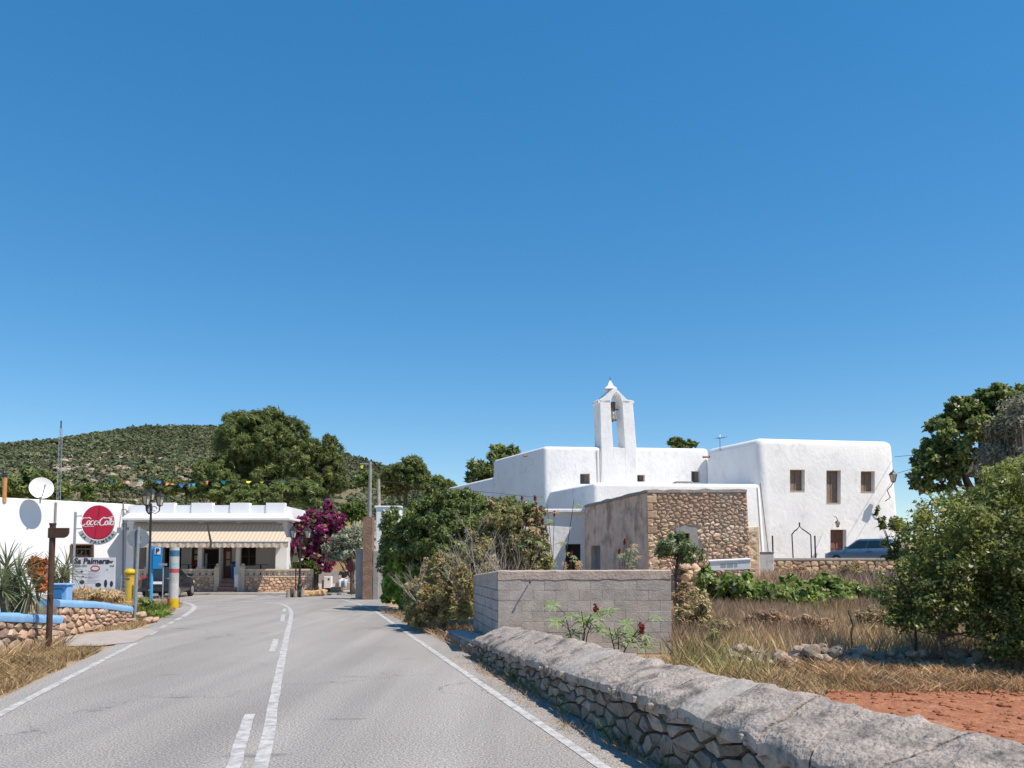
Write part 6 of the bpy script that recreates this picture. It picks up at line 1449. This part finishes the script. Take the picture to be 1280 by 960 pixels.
# castor plants that stand over the block wall
def leafstar(rg, L, lobes=7):
    V = [(0, 0, 0)]; F = []
    for k in range(lobes):
        a = lerp(-2.35, 2.35, k / (lobes - 1)); l_ = L * (1 - .38 * abs(a) / 2.35); w_ = .27
        tip = (l_ * math.sin(a), l_ * math.cos(a), -.22 * l_); 
        m1 = (.52 * l_ * math.sin(a - w_), .52 * l_ * math.cos(a - w_), .03 * l_); m2 = (.52 * l_ * math.sin(a + w_), .52 * l_ * math.cos(a + w_), .03 * l_); md_ = (.5 * l_ * math.sin(a), .5 * l_ * math.cos(a), -.03 * l_)
        i = len(V); V += [m1, md_, m2, tip]; F += [(0, i, i + 1), (0, i + 1, i + 2), (i, i + 3, i + 1), (i + 1, i + 3, i + 2)]
    return V, F
castor_me = []
for k in range(3):
    me = bpy.data.meshes.new('leaf'); v, f = leafstar(None, 1.0, 7 if k else 8); me.from_pydata(v, [], f); me.update(); me.materials.append(M['castor']); castor_me.append(me)
castor_dry = []
me = bpy.data.meshes.new('leaf'); v, f = leafstar(None, 1.0, 7); me.from_pydata(v, [], f); me.update(); me.materials.append(M['drybrown']); castor_dry.append(me)
def castor(label, base, hgt, n, leafL, pods, seed, dry=0.0, spread=.4, stems=4, grp='castor oil plants'):
    rg = random.Random(seed); t = thing('castor_plant', label, 'plant', base, grp); b = Vector(base); sm_ = MB(); leaves_ = []; tips = []
    for s in range(stems):
        a = rg.uniform(0, 6.28); tp = b + Vector((math.cos(a) * spread * rg.uniform(.3, 1), math.sin(a) * spread * .6, hgt * rg.uniform(.7, 1))); m_ = lerp(b, tp, .5) + Vector((rg.uniform(-.06, .06), 0, .05)); sm_.tube([b + Vector((rg.uniform(-.05, .05), 0, -.05)), m_, tp], [.012, .009, .006], 5); tips.append(tp)
    for i in range(n):
        tp = rg.choice(tips); p = lerp(b, tp, rg.uniform(.45, 1)); a = rg.uniform(0, 6.28); q = p + Vector((math.cos(a), math.sin(a) * .7, rg.uniform(.0, .7))) * leafL * rg.uniform(.6, 1.1)
        sm_.tube([p, lerp(p, q, .6) + Vector((0, 0, .02)), q], .005, 3); out = (q - p).normalized()
        o = bpy.data.objects.new('leaf', rg.choice(castor_dry) if rg.random() < dry else rg.choice(castor_me)); COL.objects.link(o); o.parent = t; o.location = q - b
        up_ = Vector((rg.uniform(-.5, .5), -.5 + rg.uniform(-.4, .3), 1)).normalized(); y_ = (out - up_ * out.dot(up_)).normalized(); x_ = y_.cross(up_)
        s_ = leafL * rg.uniform(.7, 1.15); mt = Matrix((x_, y_, up_)).transposed(); o.rotation_euler = mt.to_euler(); o.scale = (s_, s_, s_)
    sm_.build('stems', M['brownmetal'], t)
    for i in range(pods):
        tp = tips[i % len(tips)]; mb = MB(); rr = np.random.default_rng(seed + i); pp = np.array(tp) + rr.normal(size=(110, 3)).clip(-1.8, 1.8) * np.array([.016, .016, .034]) * (leafL / .19) + np.array([0, 0, .06]); dd = unit(rr.normal(size=(110, 3))); V, F = leaf_quads(rr, pp, dd, .016 * leafL / .16, .009 * leafL / .16); np_obj('seed_spike', V, F, M['castorpod'], t)
    return t
q = P(728, 800, 12.9); castor('green castor plant with red seed spikes before the block wall, its left stem', (q.x, 12.9, .02), .84, 14, .25, 1, 1)
q = P(772, 812, 12.7); castor('green castor plant with a red seed spike before the block wall, its right stem', (q.x, 12.7, .02), .70, 15, .25, 1, 2)
q = P(775, 715, 21); castor('reddish castor plant showing above the middle of the block wall', (q.x, 21, .4), 1.75, 16, .22, 2, 3, .35, .5, 4)
q = P(693, 720, 19.5); castor('tall castor plant with dark seed spikes above the left half of the block wall', (q.x, 19.5, .2), 3.1, 14, .2, 3, 4, .4, .6, 5)
q = P(718, 715, 22); castor('yellowing castor plant by the dark doorway of the white lean-to', (q.x, 22, .4), 1.55, 14, .2, 2, 7, .5, .35, 3)
q = P(665, 715, 19); castor('castor plant with a seed spike rising from the half withered bush', (q.x, 19.2, .2), 3.05, 10, .17, 3, 5, .5, .4, 3)
# small olive before the stone house
tree('olive_tree', 'little dark olive tree in front of the stone house window', 'tree', (P(846, 735, 25).x, 25, .4), P(848, 690, 25), [hb(845, 682, 25, 20, 15), hb(862, 692, 25, 16, 13), hb(832, 690, 25, 12, 9)], 2600, .085, .025, 'olive', 51, None, .045, 10, 22, .32, .4, extra=[('dark_leaves', 'carob', .5)])
# vines in the field
for i, (px, py, rx, rz, Y) in enumerate(((893, 738, 22, 20, 23.5), (925, 738, 26, 22, 23), (962, 742, 24, 18, 22.5), (995, 742, 24, 20, 23), (1035, 742, 26, 18, 23.5), (1072, 740, 20, 15, 24))):
    lab = ['leftmost leafy green vine in the field below the white board', 'full green vine below the white plaster pillar, darker at its left', 'green vine left of the field middle with straw in front', 'bright green vine in the middle of the field', 'broad green vine in the field left of the big bush', 'small green vine at the edge of the big bush'][i]
    p = P(px, 765, Y); tree('grape_vine', lab, 'vine', (p.x, Y, gz(p.x, Y)), P(px, py, Y), [hb(px, py, Y, rx, rz * (.8 + .35 * math.sin(i * 2.1))), hb(px + 8, py + 8, Y, rx, rz * .8), hb(px - 9, py - 3, Y + .5, rx * .5, rz * (.9 + .3 * math.cos(i * 1.7)))], 4200, .085, .06, 'vine', 70 + i, 'vines in the field', .05, 8, 40, .26, .25, extra=[('dark_leaves', 'fig', .35)])
# carob and grey tree at the far right
p = P(1215, 700, 27); tree('carob_tree', 'dark carob tree standing behind the big bush at the right edge', 'tree', (p.x, 27, .5), P(1225, 560, 27),
     [hb(1215, 545, 27, 52, 42), hb(1250, 520, 27, 40, 34), hb(1180, 575, 27, 34, 28), hb(1165, 598, 27, 30, 22), hb(1245, 498, 27, 26, 18), hb(1285, 560, 27, 40, 60), hb(1285, 500, 28, 24, 22), hb(1200, 510, 27, 20, 16)],
     34000, .085, .045, 'carob', 52, None, .3, 30, 80, .15, .45, extra=[('paler_leaves', 'fig', .35)], up=.5, rnd=.9)  # random share of the leaves in a paler leaf colour
p = P(1290, 700, 22); tree('grey_tree', 'grey half dead tree in front of the carob at the right edge', 'tree', (p.x, 22, .4), P(1285, 570, 22),
     [hb(1270, 545, 22, 40, 44), hb(1300, 530, 22, 46, 40), hb(1250, 580, 22, 36, 26)], 7000, .085, .022, 'greyshrub', 53, None, .16, 40, 34, .28, .35, bark='twig')
# the big bush on the right
tree('lentisk_bush', 'big rounded light green bush filling the right edge of the field', 'bush', (7.6, 12.6, 0), (7.9, 12.4, 2.4),
     [(7.65, 12.6, 1.75, 1.5, 1.6, 1.1), (8.6, 12.2, 2.0, 1.7, 1.8, 1.2), (7.0, 13.1, 1.1, .75, .9, .85), (7.9, 11.4, 1.2, 1.0, .8, 1.0), (8.9, 11.0, 1.2, 1.3, 1.1, 1.1), (6.7, 12.4, 2.05, .65, .8, .6), (7.5, 10.8, .70, .65, .5, .62), (8.2, 10.6, .55, .7, .5, .55), (8.3, 12.4, 2.85, .9, 1.0, .55)],
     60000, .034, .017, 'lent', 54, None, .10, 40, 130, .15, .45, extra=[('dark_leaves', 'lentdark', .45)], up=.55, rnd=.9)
p = P(1197, 790, 11.6)
tree('lentisk_bush', 'low straggling bush on a thin trunk at the left foot of the big bush', 'bush', (p.x, 11.8, 0), (p.x - .05, 11.8, 1.0),
     [(p.x - .2, 11.9, .85, .5, .5, .42), (p.x + .2, 11.8, 1.25, .6, .5, .5), (p.x - .5, 12.2, 1.05, .45, .4, .5), (p.x + .6, 11.6, .6, .5, .5, .45)], 7000, .034, .017, 'lentdark', 55, None, .035, 16, 30, .3, .35, extra=[('light_leaves', 'lent', .3)])
p = P(1105, 660, 13.2); tree('lentisk_bush', 'loose leafy sprays reaching left from the big bush towards the car', 'bush', (6.5, 13.0, 0), (6.3, 13.2, 1.9),
     [hb(1102, 655, 13.2, 7, 7), hb(1118, 690, 13.2, 8, 12), hb(1120, 655, 13.2, 8, 10), hb(1095, 640, 13.2, 3, 6)], 380, .05, .026, 'lentdark', 56, None, .02, 14, 12, .5, .3)
for i, (px, py, Y, rx, rz, mt, ex, lab) in enumerate((
    (868, 765, 16, 20, 24, 'dryolive', 'straw', 'yellow green weedy shrub against the right end of the block wall'), (855, 748, 18, 10, 16, 'dryolive', 'drybrown', 'tall olive brown weeds just right of the block wall below the little olive'),
    (905, 785, 15.5, 24, 12, 'strawpink', 'dryolive', 'low pinkish dry shrub above the left end of the rubble row'), (960, 775, 16.5, 22, 12, 'drybrown', 'strawpink', 'low brown withered shrub in the middle of the field'),
    (1015, 782, 16, 20, 10, 'strawpink', 'drybrown', 'low dry shrub left of the crooked stick'), (1090, 775, 17, 18, 14, 'strawpink', 'dryolive', 'dry shrub right of the crooked stick before the big bush'),
    (1000, 722, 30, 26, 12, 'drybrown', 'strawpink', 'dry shrub at the foot of the terrace wall left of the car'), (1060, 718, 31, 24, 13, 'dryolive', 'strawpink', 'olive dry shrub at the foot of the terrace wall below the car'),
    (892, 800, 14, 10, 12, 'vine', 'dryolive', 'small bright green weed behind the coping near the block wall'))):
    p = P(px, 700, Y); tree('field_shrub', lab, 'shrub', (p.x, Y, gz(p.x, Y)), P(px, py, Y), [hb(px, py, Y, rx, rz), hb(px - rx * .5, py + rz * .3, Y, rx * .7, rz * .6)], 1500, .0032 * Y, .0009 * Y, mt, 120 + i, 'low shrubs in the field', .015, 12, 18, .4, .25, extra=[('dry_leaves', ex, .6)])
# fence stick
t = thing('crooked_stick', 'crooked dark wooden stick upright in the dry grass of the field', 'stick', G(1066, 812)); q = G(1066, 812)
MB().tube([(q.x, q.y, -.1), (q.x - .02, q.y, .3), (q.x + .02, q.y, .45), (q.x - .06, q.y + .02, .72)], [.024, .022, .02, .016], 6).build('stick_shaft', M['bark'], t); MB().tube([(q.x + .02, q.y, .45), (q.x + .04, q.y, .50)], [.018, .008], 5).build('knot', M['bark'], t)
# yuccas
yl = bpy.data.meshes.new('leaf'); V = []; F = []
for i in range(6):
    u = i / 5; w_ = .032 * (1 - u) ** .6 * (.7 + .6 * u if u < .5 else 1); dz = -.25 * u * u
    V += [(-w_, u, dz + .006), (0, u, dz - .008), (w_, u, dz + .006)]
F = [(3 * i + a, 3 * i + a + 1, 3 * i + a + 4, 3 * i + a + 3) for i in range(5) for a in (0, 1)]
yl.from_pydata(V, [], F); yl.update(); yl.materials.append(M['yucca'])
def yucca(label, heads, base, L, n, seed, grp='yuccas in the garden'):
    rg = random.Random(seed); t = thing('yucca', label, 'plant', base, grp); b = Vector(base)
    for hd in heads:
        hd = Vector(hd); MB().tube([b + Vector((rg.uniform(-.1, .1), 0, -.1)), lerp(b, hd, .6), hd], [.10, .09, .07], 8).build('trunk', M['bark'], t)
        for i in range(n):
            a = rg.uniform(0, 6.28); el = math.radians(rg.uniform(-50, 88)); d = Vector((math.cos(a) * math.cos(el), math.sin(a) * math.cos(el), math.sin(el)))
            side = d.cross(Vector((0, 0, 1))).normalized(); up_ = side.cross(d)
            o = bpy.data.objects.new('leaf', yl); COL.objects.link(o); o.parent = t; o.location = hd - b; s_ = L * rg.uniform(.75, 1.1); o.scale = (s_, s_, s_)
            o.rotation_euler = Matrix((side, d, up_)).transposed().to_euler()
yq = P(20, 735, 14.6); yucca('big spiky yucca with several heads behind the garden wall', [P(22, 722, 14.6), P(2, 738, 14.3), P(36, 742, 14.5), P(8, 712, 15.0)], (yq.x, 14.6, .2), .56, 70, 1)
yq = P(77, 715, 21); yucca('smaller spiky yucca left of the white menu board', [P(78, 722, 21), P(84, 712, 21.5), P(68, 716, 21.2)], (yq.x, 21.2, .2), .62, 48, 2)
tree('dead_shrub', 'orange brown dead shrub between the two yuccas', 'shrub', (P(48, 740, 16).x, 16, .2), P(48, 720, 16), [hb(48, 716, 16, 11, 18), hb(42, 705, 16, 8, 10), hb(54, 728, 16, 8, 14)], 1500, .075, .02, 'orange', 81, None, .03, 8, 20, .34, .35)
tree('dry_shrub', 'pale dry reeds and weeds below the white menu board', 'shrub', (P(118, 748, 25).x, 25, 0), P(118, 742, 25), [hb(110, 745, 25, 20, 9), hb(138, 746, 25, 16, 8)], 2600, .13, .016, 'straw', 82, None, .02, 6, 20, .4, .3)
tree('green_plant', 'small leafy green plant on the verge beside the painted column', 'plant', G(190, 778), P(190, 772, 23), [hb(193, 771, 23, 14, 7), hb(205, 769, 24, 9, 6)], 1500, .07, .045, 'vine', 83, 'green verge plants', .012, 4, 16, .36)
tree('green_plant', 'rounded green plant on the verge at the foot of the black street lamp', 'plant', G(184, 765), P(184, 756, 25), [hb(183, 754, 25, 9, 7)], 900, .07, .045, 'fig', 84, 'green verge plants', .012, 4, 16, .36)

# ------------------------------------------------------------------ grasses
def area(n, fx, y0, y1, zf=None, z0=0):
    y = R_np.uniform(y0, y1, n); lo = np.array([fx(v)[0] for v in y]); hi = np.array([fx(v)[1] for v in y]); x = lo + (hi - lo) * R_np.random(n)
    z = np.array([(zf or HG)(a, c) for a, c in zip(x, y)]) - .01; return np.stack([x, y, z], 1)
def clumped(p, f, th):
    k = np.array([mnoise.noise(Vector((a[0] * f, a[1] * f, 1.7))) for a in p]); return p[k > th - .5 * R_np.random(len(p))]
p = clumped(area(90000, lambda y: (max(2.75, .2 * y), .58 * y + 2), 13.2, 22.5), .55, .30)
V, F = blades(R_np, p, .15, .52, .005, .2); np_obj('dry_grass', V, F, M['strawpink'], kind='stuff')
p = clumped(area(16000, lambda y: (max(2.75, .2 * y), .58 * y + 2), 13.2, 23), .7, .25); V, F = blades(R_np, p, .1, .42, .007, .3); np_obj('green_scrub', V, F, M['dryolive'], kind='stuff')
p = clumped(area(16000, lambda y: (max(2.75, .2 * y), .58 * y + 2), 13.2, 23), 1.0, .2); V, F = blades(R_np, p, .2, .55, .004, .25); np_obj('brown_stems', V, F, M['drybrown'], kind='stuff')
p = clumped(area(8000, lambda y: (max(2.75, .2 * y), .56 * y + 1), 13.0, 20), .8, .2)
V, F = blades(R_np, p, .15, .5, .004, .28); np_obj('tall_straw', V, F, M['straw'], kind='stuff')
p = area(30000, lambda y: (max(4, .27 * y), .6 * y + 3), 25, 35.8); V, F = blades(R_np, p, .4, 1.0, .011, .22); np_obj('dry_weeds', V, F, M['strawpink'], kind='stuff')
p = clumped(area(1500, lambda y: (2.3 + .1 * (y - 11), 3.6 + .16 * (y - 11)), 11, 16.5), .9, .1); V, F = blades(R_np, p, .12, .45, .004, .45); np_obj('green_stems', V, F, M['dryolive'], kind='stuff')
p = area(9000, lambda y: (2.4 + (12 - y) * .5, .7 * y + 1), 9.9, 13.2, None); V, F = blades(R_np, p, .04, .2, .006, .8); np_obj('low_litter', V, F, M['verge'], kind='stuff')
# litter and roots in the shade of the bush
p = area(11000, lambda y: (4.3, 10), 9.9, 12.6); V, F = blades(R_np, p, .05, .22, .01, .9); np_obj('shade_litter', V, F, M['drybrown'], kind='stuff')
# left verge
def vleft(y): 
    xl_ = float(np.interp(y, [3, 8.55, 12.2, 15.9], [-4.4, -5.9, -6.85, -7.75])); return (float(np.interp(y, [3, 9, 13.5, 15.5], [-7.0, -7.7, -8.45, -8.7])), xl_)
p = clumped(area(26000, vleft, 6, 14.6, lambda x, y: .0), 1.6, .05); V, F = blades(R_np, p, .03, .17, .006, .7); np_obj('verge_grass', V, F, M['verge'], kind='stuff')
p = area(2500, lambda y: (vleft(y)[0] + .02, vleft(y)[0] + .25), 7, 15.3, lambda x, y: 0); V, F = blades(R_np, p, .08, .34, .006, .5); np_obj('verge_weeds', V, F, M['straw'], kind='stuff')
p = area(6000, lambda y: (float(np.interp(y, [17, 21, 27], [-9.7, -9.75, -12.6])), float(np.interp(y, [17, 19.3, 22, 25.6, 27.5], [-8.7, -9.0, -9.75, -10.75, -11.5]))), 18.8, 28, lambda x, y: 0); V, F = blades(R_np, p, .02, .12, .008, .7); np_obj('corner_grass', V, F, M['verge'], kind='stuff')
p = area(1800, lambda y: (-11.6 - .1 * (y - 22), -10.1 - .27 * (y - 22)), 21, 27, lambda x, y: 0); V, F = blades(R_np, p, .06, .36, .012, .5); np_obj('corner_weeds', V, F, M['grassgreen'], kind='stuff')
p = area(4000, lambda y: (-15.0, -11.0 - .14 * (y - 21)), 21, 30, lambda x, y: 0); V, F = blades(R_np, p, .08, .4, .012, .4); np_obj('garden_weeds', V, F, M['straw'], kind='stuff')
# foot of the near wall and hedge
p = clumped(area(3500, lambda y: (wallx(y) - .30 + .1 * math.sin(y * 3), wallx(y) + .03), 3, 13.8, lambda x, y: 0), 2.2, .12); V, F = blades(R_np, p, .02, .11, .003, .8); np_obj('wall_foot_grass', V, F, M['verge'], kind='stuff')
p = clumped(area(600, lambda y: (wallx(y) - .16, wallx(y) + .02), 3, 13.4, lambda x, y: 0), 1.8, .2); V, F = blades(R_np, p, .06, .26, .005, .5); np_obj('wall_foot_weeds', V, F, M['grassgreen'], kind='stuff')
p = area(5500, lambda y: (wallx(13) - (y - 13) * .29 - .05, wallx(13) - (y - 13) * .26 + 1.2), 14, 26, lambda x, y: 0); V, F = blades(R_np, p, .03, .2, .007, .8); np_obj('hedge_foot_weeds', V, F, M['drybrown'], kind='stuff')
# fallen dry leaves on the road margin
p = area(2600, lambda y: (wallx(y) - .55 + .15 * math.sin(y * 2.3), wallx(y) - .02), 3.5, 13.8, lambda x, y: .012); p = clumped(p, 1.5, .1); V, F = leaf_quads(R_np, p, np.tile([0, 0, 1.0], (len(p), 1)), .018, .009, 1, .4); np_obj('leaf_litter', V, F, M['drybrown'], kind='stuff')
